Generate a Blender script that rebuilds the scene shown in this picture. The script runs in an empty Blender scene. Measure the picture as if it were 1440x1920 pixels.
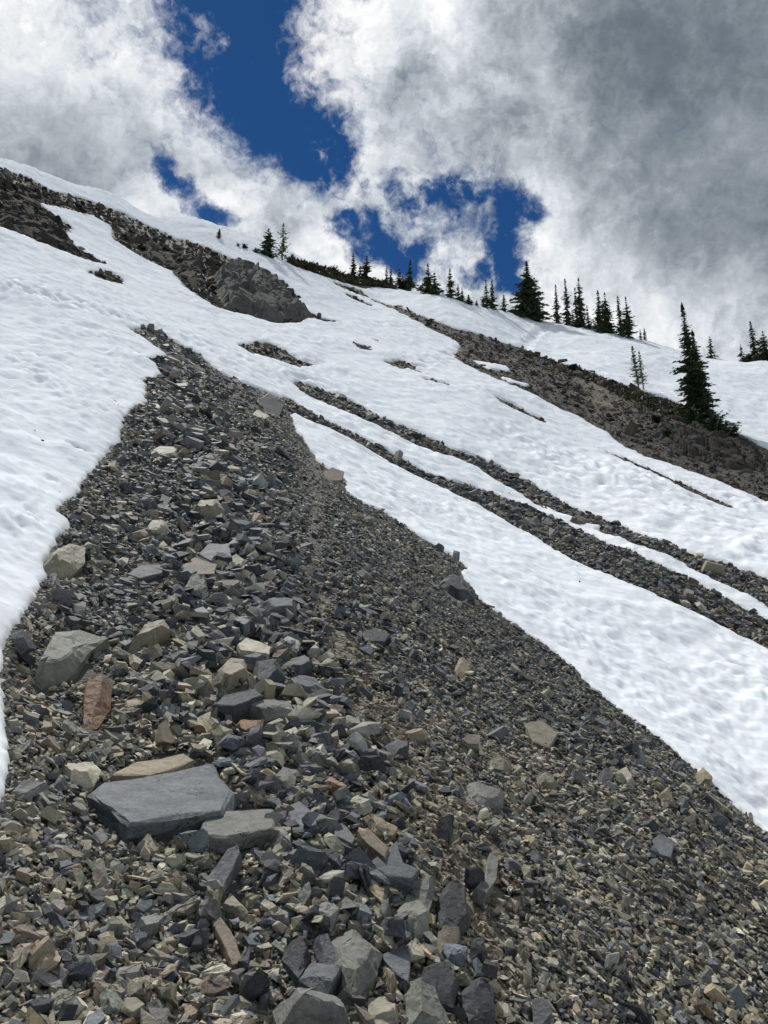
import bpy, bmesh, math, random
import numpy as np
from mathutils import Vector, Matrix
SC = bpy.context.scene
COL = SC.collection
RAD = math.radians
# ------------------------------------------------------------------ camera
PITCH, FPX = 15.0, 1450.0          # degrees up, focal length in pixels of a 1440 x 1920 picture
cam_d = bpy.data.cameras.new('camera'); cam = bpy.data.objects.new('camera', cam_d); COL.objects.link(cam)
cam.location = (0, 0, 0); cam.rotation_euler = (RAD(90 + PITCH), 0, 0)
cam_d.sensor_fit = 'VERTICAL'; cam_d.sensor_height = 24.0; cam_d.lens = 24.0 * FPX / 1920.0
cam_d.clip_start = 0.05; cam_d.clip_end = 3000
SC.camera = cam
CP, SP = math.cos(RAD(PITCH)), math.sin(RAD(PITCH))
def pix_dir(u, v):
    cx, cy = (u - 720.0) / FPX, (960.0 - v) / FPX
    d = Vector((cx, CP - cy * SP, cy * CP + SP)); return d.normalized()
def to_pix(x, y, z):
    f = y * CP + z * SP; h = -y * SP + z * CP
    return 720 + FPX * x / f, 960 - FPX * h / f
# ------------------------------------------------------------------ light
SUN_EL, SUN_AZ = 56.0, -28.0       # azimuth from straight ahead, negative = towards the uphill snow side
SC.view_settings.view_transform = 'Standard'; SC.view_settings.look = 'None'
SC.view_settings.exposure = 0.0; SC.view_settings.gamma = 1.0
sun_vec = Vector((math.sin(RAD(SUN_AZ)) * math.cos(RAD(SUN_EL)), math.cos(RAD(SUN_AZ)) * math.cos(RAD(SUN_EL)), math.sin(RAD(SUN_EL))))
sl = bpy.data.lights.new('sun', 'SUN'); sl.energy = 4.7; sl.angle = RAD(2.0); sl.color = (1.0, 0.97, 0.92)
so = bpy.data.objects.new('sun', sl); COL.objects.link(so)
so.rotation_euler = sun_vec.to_track_quat('Z', 'Y').to_euler(); so.location = sun_vec * 300
SC.cycles.use_denoising = True
SC.cycles.max_bounces = 4; SC.cycles.diffuse_bounces = 2; SC.cycles.adaptive_threshold = 0.02

class NT:
    """small helper that writes node trees"""
    def __init__(self, tree): self.t = tree; self.n = tree.nodes; self.l = tree.links
    def node(self, typ, **kw):
        nd = self.n.new(typ)
        for k, v in kw.items(): setattr(nd, k, v)
        return nd
    def put(self, sock, val):
        if isinstance(val, bpy.types.NodeSocket): self.l.new(val, sock)
        elif val is not None: sock.default_value = val
    def math(self, op, a, b=None, c=None, clamp=False):
        nd = self.node('ShaderNodeMath', operation=op, use_clamp=clamp)
        for i, x in enumerate((a, b, c)):
            if x is not None: self.put(nd.inputs[i], x)
        return nd.outputs[0]
    def vec(self, op, a, b=None, scale=None):
        nd = self.node('ShaderNodeVectorMath', operation=op)
        self.put(nd.inputs[0], a)
        if b is not None: self.put(nd.inputs[1], b)
        if scale is not None: self.put(nd.inputs['Scale'], scale)
        return nd.outputs['Value'] if op in ('DOT_PRODUCT', 'LENGTH', 'DISTANCE') else nd.outputs['Vector']
    def noise(self, vec, scale, detail=4, rough=0.5, dist=0.0, color=False, dim='3D'):
        nd = self.node('ShaderNodeTexNoise', noise_dimensions=dim)
        self.put(nd.inputs['Vector'], vec); nd.inputs['Scale'].default_value = scale
        nd.inputs['Detail'].default_value = detail; nd.inputs['Roughness'].default_value = rough
        nd.inputs['Distortion'].default_value = dist
        return nd.outputs['Color'] if color else nd.outputs[0]
    def step(self, x, lo, hi, a=0.0, b=1.0):
        nd = self.node('ShaderNodeMapRange', interpolation_type='SMOOTHSTEP')
        for i, q in enumerate((x, lo, hi, a, b)): self.put(nd.inputs[i], q)
        return nd.outputs[0]
    def mix(self, f, a, b, blend='MIX'):
        nd = self.node('ShaderNodeMix', data_type='RGBA', blend_type=blend)
        self.put(nd.inputs[0], f); self.put(nd.inputs[6], a); self.put(nd.inputs[7], b)
        return nd.outputs[2]

# ------------------------------------------------------------------ sky with broken cumulus
W = bpy.data.worlds.new('World'); SC.world = W; W.use_nodes = True
def build_sky():
    g = NT(W.node_tree); g.n.clear()
    out = g.node('ShaderNodeOutputWorld'); bg = g.node('ShaderNodeBackground')
    g.l.new(bg.outputs[0], out.inputs[0])
    sky = g.node('ShaderNodeTexSky', sky_type='NISHITA')
    sky.sun_disc = False; sky.sun_elevation = RAD(SUN_EL); sky.sun_rotation = RAD(SUN_AZ)
    sky.altitude = 2200; sky.air_density = 1.0; sky.dust_density = 0.2; sky.ozone_density = 2.5
    d = g.node('ShaderNodeTexCoord').outputs['Generated']
    w1 = g.vec('SCALE', g.vec('SUBTRACT', g.noise(d, 4.0, 5, 0.6, color=True), (0.5, 0.5, 0.5)), scale=0.16)
    w2 = g.vec('SCALE', g.vec('SUBTRACT', g.noise(d, 15.0, 7, 0.68, color=True), (0.5, 0.5, 0.5)), scale=0.065)
    q = g.vec('ADD', g.vec('ADD', d, w1), w2)
    def blob(items, src, soft=(1.35, 0.35)):
        tot = None
        for (u0, v0, u1, v1, r, k) in items:
            a, b = pix_dir(u0, v0), pix_dir(u1, v1); ab = b - a; rr = r / FPX
            qa = g.vec('SUBTRACT', src, tuple(a))
            if ab.length > 1e-4:
                t = g.math('MULTIPLY', g.vec('DOT_PRODUCT', qa, tuple(ab)), 1.0 / ab.length_squared, clamp=True)
                qa = g.vec('SUBTRACT', qa, g.vec('SCALE', tuple(ab), scale=t))
            val = g.step(g.vec('LENGTH', qa), rr * soft[0], rr * soft[1], 0.0, k)
            tot = val if tot is None else g.math('MAXIMUM', tot, val)
        return tot
    gaps = blob([(450, -60, 455, 70, 132, 1), (455, 80, 550, 215, 112, 1), (560, 215, 608, 318, 74, 1),
                 (325, 335, 375, 385, 36, .56), (405, 424, 422, 438, 40, .72), (785, 275, 800, 315, 36, .8),
                 (812, 340, 880, 366, 55, .8), (715, 362, 768, 392, 45, .72), (905, 362, 970, 392, 50, .8), (950, 400, 960, 520, 48, .82), (820, 400, 920, 450, 95, .52),
                 (685, 450, 780, 482, 60, .9), (930, 470, 930, 470, 50, .7), (845, 495, 900, 505, 36, .7)], q, (1.5, 0.15))
    # low-frequency openings elsewhere in the sky dome
    low = g.noise(g.vec('ADD', d, (3.1, 1.7, 0.4)), 1.6, 3, 0.5)
    away = g.step(g.vec('DOT_PRODUCT', d, tuple(pix_dir(720, 700))), 0.80, 0.66)
    gaps = g.math('MAXIMUM', gaps, g.math('MULTIPLY', g.step(low, 0.47, 0.40), away))
    f1 = g.noise(q, 5.5, 9, 0.55)
    f2 = g.noise(g.vec('ADD', q, (5.2, 1.3, 8.1)), 22.0, 7, 0.58)
    sun_s = tuple(sun_vec * 0.035)
    f1s = g.noise(g.vec('ADD', q, sun_s), 5.5, 6, 0.55)
    f2s = g.noise(g.vec('ADD', g.vec('ADD', q, (5.2, 1.3, 8.1)), tuple(sun_vec * 0.011)), 22.0, 4, 0.58)
    dens = g.math('ADD', 0.62, g.math('MULTIPLY', g.math('SUBTRACT', f1, 0.5), 1.5))
    dens = g.math('ADD', dens, g.math('MULTIPLY', g.math('SUBTRACT', f2, 0.5), 0.85))
    f3 = g.noise(g.vec('ADD', d, (2.2, 7.3, 1.1)), 60.0, 6, 0.65, 0.6)
    dens = g.math('ADD', dens, g.math('MULTIPLY', g.math('SUBTRACT', f3, 0.5), 0.95))
    dens = g.math('SUBTRACT', dens, g.math('MULTIPLY', gaps, 1.3))
    wisp = blob([(395, 8, 410, 30, 34, .5), (488, 90, 505, 82, 26, .35)], q)
    dens = g.math('ADD', dens, wisp)
    alpha = g.step(dens, -0.34, 0.50)
    # brightness of the cloud: thick grey bellies, sunlit rims
    dw = g.vec('ADD', d, g.vec('SCALE', w1, scale=0.8))
    dark = blob([(1310, 110, 1360, 270, 320, 1.0), (1010, 130, 1130, 240, 180, .42), (70, 250, 130, 290, 170, .8), (250, 270, 330, 330, 150, .3),
                 (1240, 490, 1440, 470, 90, .35), (560, 400, 640, 430, 60, .22), (900, 260, 980, 330, 110, .15)], dw, (1.25, 0.1))
    bright = blob([(60, 60, 250, 110, 200, 1.0), (620, 60, 640, 220, 120, .75), (770, 10, 850, 40, 90, .5), (450, 300, 520, 380, 100, .5), (320, 380, 400, 410, 90, .5),
                   (1000, 430, 1010, 560, 70, .5), (1270, 580, 1420, 590, 120, .6), (1000, 480, 1100, 540, 120, .6), (640, 180, 760, 260, 110, .45), (1340, 300, 1420, 310, 90, .35), (1370, 290, 1400, 300, 70, .25), (620, 470, 680, 480, 70, .55)], dw, (1.4, 0.1))
    lit = g.math('ADD', g.math('MULTIPLY', g.math('SUBTRACT', f1, f1s), 1.5), g.math('MULTIPLY', g.math('SUBTRACT', f2, f2s), .8))
    thick = g.step(dens, 0.25, 1.0)
    b = g.math('SUBTRACT', 0.735, g.math('MULTIPLY', thick, 0.17))
    calm = g.math('SUBTRACT', 1.0, g.math('MULTIPLY', dark, .6))
    b = g.math('ADD', b, g.math('MULTIPLY', lit, calm))
    b = g.math('SUBTRACT', b, g.math('MULTIPLY', dark, 0.42))
    b = g.math('ADD', b, g.math('MULTIPLY', bright, 0.34))
    b = g.math('ADD', b, g.math('MULTIPLY', g.math('SUBTRACT', g.noise(g.vec('ADD', d, (8.2, 3.3, 5.1)), 4.2, 4, 0.5, 0.8), 0.5), 0.55))
    b = g.math('ADD', b, g.math('MULTIPLY', g.math('MULTIPLY', g.math('SUBTRACT', f1, 0.5), calm), 0.5))
    ramp = g.node('ShaderNodeValToRGB'); g.put(ramp.inputs[0], b)
    cr = ramp.color_ramp; cr.elements[0].position = 0.0; cr.elements[0].color = (.10, .13, .16, 1)
    cr.elements[1].position = 1.05 if False else 1.0; cr.elements[1].color = (1.0, 1.0, 1.0, 1)
    for p, c in ((.20, (.165, .20, .235, 1)), (.38, (.28, .32, .36, 1)), (.6, (.50, .545, .59, 1)), (.8, (.76, .80, .84, 1))):
        e = cr.elements.new(p); e.color = c
    blue = g.mix(1.0, sky.outputs[0], (0.0135, 0.0345, 0.055, 1), 'MULTIPLY')
    col = g.mix(alpha, blue, ramp.outputs[0])
    g.l.new(col, bg.inputs[0]); bg.inputs[1].default_value = 1.0
build_sky()
W.cycles.sampling_method = 'MANUAL'; W.cycles.sample_map_resolution = 512

# ------------------------------------------------------------------ numeric helpers
RNG = np.random.default_rng(7)
_perm = RNG.permutation(256); _perm = np.concatenate([_perm, _perm, _perm])
_ga = RNG.uniform(0, 2 * np.pi, 256); _gx, _gy = np.cos(_ga), np.sin(_ga)
def perlin(x, y):
    xi, yi = np.floor(x).astype(np.int64), np.floor(y).astype(np.int64)
    xf, yf = x - xi, y - yi
    u, v = xf * xf * xf * (xf * (xf * 6 - 15) + 10), yf * yf * yf * (yf * (yf * 6 - 15) + 10)
    X, Y = xi & 255, yi & 255
    def gr(a, b, dx, dy):
        h = _perm[_perm[a] + b]; return _gx[h] * dx + _gy[h] * dy
    n00 = gr(X, Y, xf, yf); n10 = gr(X + 1, Y, xf - 1, yf)
    n01 = gr(X, Y + 1, xf, yf - 1); n11 = gr(X + 1, Y + 1, xf - 1, yf - 1)
    return (n00 * (1 - u) + n10 * u) * (1 - v) + (n01 * (1 - u) + n11 * u) * v
def fbm(x, y, o=4, g=0.5):
    s, a = 0, 1.0
    for i in range(o):
        s = s + a * perlin(x * 2 ** i + 17.3 * i, y * 2 ** i - 9.1 * i); a *= g
    return s
def lod(x, y, r, size, amp, fn, levels=(.12, .24, .48, .96, 1.92, 3.84, 7.68)):
    """relief whose grain (size * r) and height (amp * grain) follow the distance in fixed octaves"""
    out = 0; tgt = np.log2(np.clip(size * r, levels[0], levels[-1]))
    for i, L in enumerate(levels):
        w = np.clip(1 - np.abs(tgt - math.log2(L)), 0, 1)
        if w.max() > 0: out = out + w * amp * L * fn(x / L + 31.7 * i, y / L - 12.9 * i)
    return out
# ------------------------------------------------------------------ terrain: (pixel seen, horizontal distance) survey points -> smooth height function
SURVEY = """
720,1920,2.3 640,1900,2.3 300,1900,2.3 0,1900,2.2 1080,1900,2.9 1440,1900,3.9 1440,1700,4.9 1080,1740,3.3
720,1600,3.1 300,1600,3.0 0,1600,2.7 300,1500,3.5 0,1500,3.1 0,1350,3.9 150,1350,4.3 560,1300,5.0 300,1300,4.6 0,1200,5.0 150,1180,5.7
1080,1560,4.5 1440,1560,7.0 900,1400,5.4 1250,1500,5.6 700,1200,6.8 470,1100,7.5 250,1080,7.2 100,1000,7.6 0,1000,7.0
1060,1240,9.5 865,1070,12 700,1050,10 400,900,12 250,900,11.5 0,800,12 130,800,13 330,750,19 260,630,30 650,900,17 550,780,24 450,680,32 500,850,15.5
0,600,26 0,450,50 240,540,48 0,340,86 150,420,84 0,312,97 0,299,108 94,332,115 212,370,121 340,417,124 94,352,98 193,382,104 293,426,106 400,441,125 540,490,127 700,533,127 850,563,126 990,598,125 1100,622,122 1210,640,114 1440,680,104
1440,1300,12 1440,1200,16 1440,1050,22 1200,1100,16 1100,1000,22 800,880,24 600,740,32 800,960,18 1200,1250,11
1440,950,34 1440,870,44 1320,800,52 1320,880,40 1100,720,62 1100,790,47 870,630,80 980,680,70 870,680,62 700,560,105 700,650,56 900,750,41 1200,900,33 1000,850,34
1440,800,70 1440,740,86 1250,705,86 1000,645,96 1120,668,90 500,560,75 350,540,66 560,610,60 300,470,92
-400,1920,2.0 -400,1500,3.0 -400,1200,4.4 -400,900,8 -400,600,22 -400,400,45 -400,250,75 -400,170,110
1840,1920,4.5 1840,1600,8 1840,1400,11 1840,1200,18 1840,1050,32 1840,960,48 1840,860,80 1840,780,100
"""
ctrl = []
for tok in SURVEY.split():
    u, v, r = map(float, tok.split(','))
    d = pix_dir(u, v); ctrl.append((math.atan2(d.x, d.y), math.log(r), d.z / math.hypot(d.x, d.y)))
ctrl = np.array(ctrl)
tops = {}
for i in range(len(ctrl)):                       # beyond the brow the ground levels off
    if ctrl[i, 1] > math.log(102): tops[i] = ctrl[i]
ext = []
for c in tops.values():
    zt = c[2] * math.exp(c[1])
    for m in (1.45, 2.3): ext.append((c[0], c[1] + math.log(m), zt * 0.97 / (math.exp(c[1]) * m)))
ctrl = np.vstack([ctrl, np.array(ext)])
KR = 0.35
def _phi(d2): return 0.5 * d2 * np.log(d2 + 1e-12)
_cx = np.stack([ctrl[:, 0], ctrl[:, 1] * KR], 1); _n = len(_cx)
_A = np.zeros((_n + 3, _n + 3)); _A[:_n, :_n] = _phi(((_cx[:, None] - _cx[None]) ** 2).sum(-1)) + np.eye(_n) * 0.0006
_A[:_n, _n] = 1; _A[:_n, _n + 1:] = _cx; _A[_n:, :_n] = _A[:_n, _n:].T
_w = np.linalg.solve(_A, np.concatenate([ctrl[:, 2], np.zeros(3)]))
RHO0 = math.log(1.9)
def _slope(th, rho):
    sh = th.shape; th, rho = th.ravel(), rho.ravel(); out = np.empty_like(th)
    for i in range(0, len(th), 60000):
        a, b = th[i:i + 60000], rho[i:i + 60000] * KR
        d2 = (a[:, None] - _cx[None, :, 0]) ** 2 + (b[:, None] - _cx[None, :, 1]) ** 2
        out[i:i + 60000] = _phi(d2) @ _w[:_n] + _w[_n] + _w[_n + 1] * a + _w[_n + 2] * b
    return out.reshape(sh)
_TG = np.linspace(-0.80, 0.80, 321); _RG = np.linspace(RHO0, math.log(300), 420)
_SG = _slope(*np.meshgrid(_TG, _RG, indexing='ij'))
def slope_lp(th, rho):
    ft = np.clip((th - _TG[0]) / (_TG[1] - _TG[0]), 0, len(_TG) - 1.001); fr = np.clip((rho - _RG[0]) / (_RG[1] - _RG[0]), 0, len(_RG) - 1.001)
    i, j = ft.astype(int), fr.astype(int); a, b = ft - i, fr - j
    return (_SG[i, j] * (1 - a) + _SG[i + 1, j] * a) * (1 - b) + (_SG[i, j + 1] * (1 - a) + _SG[i + 1, j + 1] * a) * b
def height(x, y, rough=True):
    x, y = np.asarray(x, float), np.asarray(y, float)
    r = np.hypot(x, y) + 1e-6; th = np.arctan2(x, y); rho = np.log(r)
    z = slope_lp(th, rho) * np.clip(r, 1.9, 300)
    r0 = np.clip(r / 1.9, 0, 1); z = -1.62 * (1 - r0) + z * r0
    zp = -1.62 + (-0.28 * x + 0.52 * y) * (1 / (1 + r / 220.0))
    k = np.clip((np.abs(th) - 0.70) / 0.5, 0, 1); k = k * k * (3 - 2 * k)
    z = z * (1 - k) + zp * k
    if rough:
        z = z + 0.045 * fbm(x / 0.9, y / 0.9, 3) * np.clip(r / 4, .5, 1) + lod(x, y, r, .18, .022, lambda a, b: fbm(a, b, 3))
    return z
_SGR = None
def ground_lp(us, vs):
    """pixel -> (theta, ln r) of the ground seen there"""
    us, vs = np.asarray(us, float), np.asarray(vs, float)
    cx, cy = (us - 720) / FPX, (960 - vs) / FPX
    y, z = CP - cy * SP, cy * CP + SP
    th = np.arctan2(cx, y); s = z / np.hypot(cx, y)
    prof = slope_lp(th[:, None] + 0 * _RG[None], _RG[None] + 0 * th[:, None])
    prof = prof[:, _RG < math.log(150)]; m = np.maximum.accumulate(prof, 1)
    hit = m >= s[:, None]; j = np.where(hit.any(1), hit.argmax(1), prof.argmax(1))
    jm = np.maximum(j - 1, 0); p0, p1 = prof[np.arange(len(j)), jm], prof[np.arange(len(j)), j]
    t = np.clip((s - p0) / np.where(np.abs(p1 - p0) < 1e-9, 1, p1 - p0), 0, 1); t = np.where(hit.any(1) & (j > 0), t, 1)
    return th, _RG[jm] + t * (_RG[j] - _RG[jm])
def ground_at(u, v):
    th, rho = ground_lp([u], [v]); r = math.exp(rho[0]); x, y = r * math.sin(th[0]), r * math.cos(th[0])
    return Vector((x, y, float(height(x, y))))
def normal_at(x, y, e=0.15):
    dx = (height(x + e, y, False) - height(x - e, y, False)) / (2 * e); dy = (height(x, y + e, False) - height(x, y - e, False)) / (2 * e)
    n = np.stack([-dx, -dy, np.ones_like(dx)], -1); return n / np.linalg.norm(n, axis=-1, keepdims=True)
# ------------------------------------------------------------------ bare ground outlines (everything else on the slope is snow)
def P(s): return [tuple(map(float, t.split(','))) for t in s.split()]
BARE = {
 'mound': P("-60,2100 -60,1640 0,1520 14,1440 8,1330 2,1275 12,1205 50,1150 86,1085 84,1062 110,1012 132,987 106,957 150,922 166,890 200,850 224,832 228,797 246,765 270,758 276,732 268,715 302,706 290,682 274,674 314,668 280,642 243,618 290,617 332,645 372,664 412,700 480,729 536,752 546,768 548,790 560,815 600,868 645,898 650,925 720,960 790,1008 860,1050 877,1066 862,1076 905,1130 960,1170 1060,1240 1110,1290 1200,1360 1290,1430 1340,1480 1440,1565 1700,1800 1700,2100"),
 'band_a': P("530,746 539,747 609,789 705,837 801,889 878,910 967,942 1050,977 1159,1031 1255,1070 1351,1115 1440,1162 1700,1290 1700,1360 1440,1220 1351,1175 1255,1127 1159,1089 1076,1051 1006,1012 929,968 878,939 776,891 693,846 603,800 552,777 530,765"),
 'band_b': P("552,717 603,734 648,748 686,767 737,793 795,817 852,845 929,872 1006,914 1076,953 1133,975 1210,1007 1306,1045 1370,1062 1440,1086 1700,1190 1700,1260 1440,1139 1402,1115 1344,1089 1274,1057 1197,1027 1146,1008 1095,988 1057,970 1006,944 955,917 897,879 839,857 776,834 712,802 661,777 597,751 558,732"),
 'spur': P("626,531 677,547 734,573 808,601 859,618 922,635 979,654 1030,675 1104,698 1144,715 1212,738 1275,761 1332,783 1377,815 1440,846 1700,960 1700,1050 1440,948 1383,918 1326,896 1275,876 1218,859 1178,841 1133,810 1093,787 1047,767 984,733 939,716 888,691 851,671 865,651 848,636 814,622 791,608 745,585 694,560 631,536"),
 'patch_a': P("640,548 672,560 704,576 690,574 660,560"),
 'patch_b': P("926,744 973,764 1028,793 1024,796 984,779 940,758"),
 'patch_c': P("1098,831 1167,857 1246,893 1378,955 1370,957 1303,931 1218,887 1150,855"),
 'patch_d': P("660,646 690,650 702,662 680,660"), 'patch_e': P("722,680 750,676 776,686 780,694 750,692"),
 'patch_f': P("445,645 500,643 530,658 565,680 592,687 560,693 515,676 470,662"), 'patch_g': P("696,636 712,639 706,641"),
 'patch_h': P("790,708 845,722 838,724 800,714"),
 'upper': P("-300,170 -100,262 0,316 50,333 94,357 193,387 236,404 293,429 350,454 400,470 445,490 485,510 542,536 528,543 578,563 550,558 556,571 602,600 575,598 565,606 515,608 465,592 415,583 370,556 340,531 320,508 280,491 240,468 210,450 215,425 190,405 155,400 100,386 75,383 90,400 137,430 115,442 132,455 165,477 204,498 175,496 125,476 75,456 30,436 0,426 -100,380 -300,290"),
 'patch_i': P("158,511 200,510 231,525 229,534 195,526"),
 'brow': P("536,486 600,503 660,516 742,538 742,543 700,538 640,531 590,513 545,496"),
 'patch_j': P("556,578 600,597 640,608 600,604"),
}
SNOW_IN = [P("884,674 956,690 957,699 916,693"), P("940,708 990,722 985,726 950,717"), P("1010,942 1080,975 1130,990 1125,996 1070,984")]
def outline_lp(poly):
    pts = []
    for k in range(len(poly)):
        a, b = np.array(poly[k]), np.array(poly[(k + 1) % len(poly)])
        m = max(1, int(np.hypot(*(b - a)) / 60))
        for i in range(m): pts.append(a + (b - a) * i / m)
    pts = np.array(pts); th, rho = ground_lp(pts[:, 0], pts[:, 1]); 
    return np.stack([th, rho], 1)
BARE_LP = {k: outline_lp(p) for k, p in BARE.items()}; SNOW_LP = [outline_lp(p) for p in SNOW_IN]
def sdf_poly(th, rho, poly):
    """signed distance in (theta, ln r), negative inside"""
    a, b = poly, np.roll(poly, -1, 0); d = np.full(th.shape, 9.0); ins = np.zeros(th.shape, bool)
    for (ax, ay), (bx, by) in zip(a, b):
        ex, ey = bx - ax, by - ay; L = ex * ex + ey * ey + 1e-15
        t = np.clip(((th - ax) * ex + (rho - ay) * ey) / L, 0, 1)
        d = np.minimum(d, (th - ax - t * ex) ** 2 + (rho - ay - t * ey) ** 2)
        c = ((ay > rho) != (by > rho))
        ins ^= c & (th < ex * (rho - ay) / (ey if abs(ey) > 1e-12 else 1e-12) + ax)
    d = np.sqrt(d); return np.where(ins, -d, d)
def snow_sdf(th, rho):
    """> 0 on snow; in radians (times r gives metres)"""
    th, rho = np.asarray(th, float), np.asarray(rho, float); d = np.full(th.shape, 9.0)
    for poly in BARE_LP.values():
        lo, hi = poly.min(0) - .12, poly.max(0) + .12
        m = (th > lo[0]) & (th < hi[0]) & (rho > lo[1]) & (rho < hi[1])
        if m.any(): d[m] = np.minimum(d[m], sdf_poly(th[m], rho[m], poly))
    for poly in SNOW_LP:
        lo, hi = poly.min(0) - .02, poly.max(0) + .02
        m = (th > lo[0]) & (th < hi[0]) & (rho > lo[1]) & (rho < hi[1])
        if m.any(): d[m] = np.maximum(d[m], -sdf_poly(th[m], rho[m], poly))
    d = np.minimum(d, 0.12)
    return d + 0.0062 * fbm(th * 38, rho * 38, 4, .65) + .0030 * fbm(th * 130, rho * 130, 3)
# lookup grid
_MT = np.linspace(-0.78, 0.78, 700); _MR = np.linspace(RHO0 - .5, math.log(150), 900)
_MG = snow_sdf(*np.meshgrid(_MT, _MR, indexing='ij'))
def sd_fast(th, rho):
    ft = np.clip((th - _MT[0]) / (_MT[1] - _MT[0]), 0, len(_MT) - 1.001); fr = np.clip((rho - _MR[0]) / (_MR[1] - _MR[0]), 0, len(_MR) - 1.001)
    i, j = ft.astype(int), fr.astype(int); a, b = ft - i, fr - j
    return (_MG[i, j] * (1 - a) + _MG[i + 1, j] * a) * (1 - b) + (_MG[i, j + 1] * (1 - a) + _MG[i + 1, j + 1] * a) * b

# ------------------------------------------------------------------ materials
def new_mat(name):
    m = bpy.data.materials.new(name); m.use_nodes = True; g = NT(m.node_tree)
    return m, g, m.node_tree.nodes['Principled BSDF']
def bump(g, bs, h, strength, dist):
    b = g.node('ShaderNodeBump'); b.inputs['Strength'].default_value = strength; b.inputs['Distance'].default_value = dist
    g.put(b.inputs['Height'], h); g.l.new(b.outputs[0], bs.inputs['Normal'])
def rock_mat(name, per_object, rust=0.12, grain=1.0):
    m, g, bs = new_mat(name)
    pos = g.node('ShaderNodeNewGeometry').outputs['Position']
    if per_object: base = g.node('ShaderNodeObjectInfo').outputs['Color']
    else: base = g.node('ShaderNodeAttribute', attribute_name='col').outputs['Color']
    n1 = g.noise(pos, 9 * grain, 5, .6); n2 = g.noise(pos, 70 * grain, 5, .7); n3 = g.noise(pos, 22 * grain, 4, .55, 1.2)
    n4 = g.noise(g.vec('MULTIPLY', pos, (1, 1, 5.0)), 26 * grain, 3, .6)
    val = g.math('ADD', g.math('MULTIPLY', n1, 1.3), g.math('MULTIPLY', n2, 1.0)); val = g.math('ADD', val, g.math('MULTIPLY', n4, .6)); val = g.math('MAXIMUM', g.math('ADD', val, -.45), .3)
    cc = g.node('ShaderNodeCombineXYZ'); [g.put(cc.inputs[i], val) for i in range(3)]
    c = g.mix(1.0, base, cc.outputs[0], 'MULTIPLY')
    c = g.mix(g.math('MULTIPLY', g.step(n3, .60, .74), rust * 4), c, (.15, .085, .045, 1))
    vo = g.node('ShaderNodeTexVoronoi', feature='DISTANCE_TO_EDGE'); vo.inputs['Scale'].default_value = 7 * grain
    g.put(vo.inputs['Vector'], g.vec('ADD', pos, g.vec('SCALE', g.noise(pos, 9 * grain, 4, .6, color=True), scale=.16 / grain)))
    crack = g.math('MULTIPLY', g.step(vo.outputs['Distance'], .022, .004), g.step(g.noise(pos, 5 * grain, 2, .5), .46, .56))
    c = g.mix(g.math('MULTIPLY', crack, .75), c, (.02, .02, .02, 1))
    c = g.mix(g.math('MULTIPLY', g.step(g.noise(pos, 40 * grain, 3, .6, 2.0), .63, .75), .35 if grain > .5 else .12), c, (.30, .29, .26, 1))
    g.l.new(c, bs.inputs['Base Color']); bs.inputs['Roughness'].default_value = .68 if grain > .5 else .95; bs.inputs['Specular IOR Level'].default_value = .2 if grain > .5 else .05
    h = g.math('ADD', g.math('MULTIPLY', n2, .35), g.noise(pos, 26 * grain, 6, .65))
    bump(g, bs, h, .8, .016 / grain)
    return m
M_STONE = rock_mat('slate_stone', True); M_SCREE = rock_mat('scree_rock', False, .06)
M_CRAG = rock_mat('crag_rock', True, .05, .08); M_FAR = rock_mat('far_rubble', False, .03, .15)
def ground_mat():
    m, g, bs = new_mat('gravel_soil'); pos = g.node('ShaderNodeNewGeometry').outputs['Position']
    att = g.node('ShaderNodeAttribute', attribute_name='col').outputs['Color']
    v1 = g.node('ShaderNodeTexVoronoi'); g.put(v1.inputs['Vector'], pos); v1.inputs['Scale'].default_value = 42
    v2 = g.node('ShaderNodeTexVoronoi'); g.put(v2.inputs['Vector'], pos); v2.inputs['Scale'].default_value = 12
    sep = g.node('ShaderNodeSeparateColor'); g.l.new(v1.outputs['Color'], sep.inputs[0])
    sep2 = g.node('ShaderNodeSeparateColor'); g.l.new(v2.outputs['Color'], sep2.inputs[0])
    val = g.math('ADD', g.math('MULTIPLY', sep.outputs[0], .55), g.math('MULTIPLY', sep2.outputs[1], .45))
    val = g.math('ADD', g.math('MULTIPLY', val, g.math('ADD', g.noise(pos, 1.3, 6, .6), .45)), .3)
    cc = g.node('ShaderNodeCombineXYZ'); [g.put(cc.inputs[i], val) for i in range(3)]
    g.l.new(g.mix(1.0, att, cc.outputs[0], 'MULTIPLY'), bs.inputs['Base Color']); bs.inputs['Roughness'].default_value = .9
    h = g.math('ADD', g.math('MULTIPLY', v1.outputs['Distance'], -.7), g.math('MULTIPLY', v2.outputs['Distance'], -1.0)); bump(g, bs, g.math('ADD', h, g.noise(pos, 60, 4, .7)), .8, .03)
    return m
M_GROUND = ground_mat()
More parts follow.
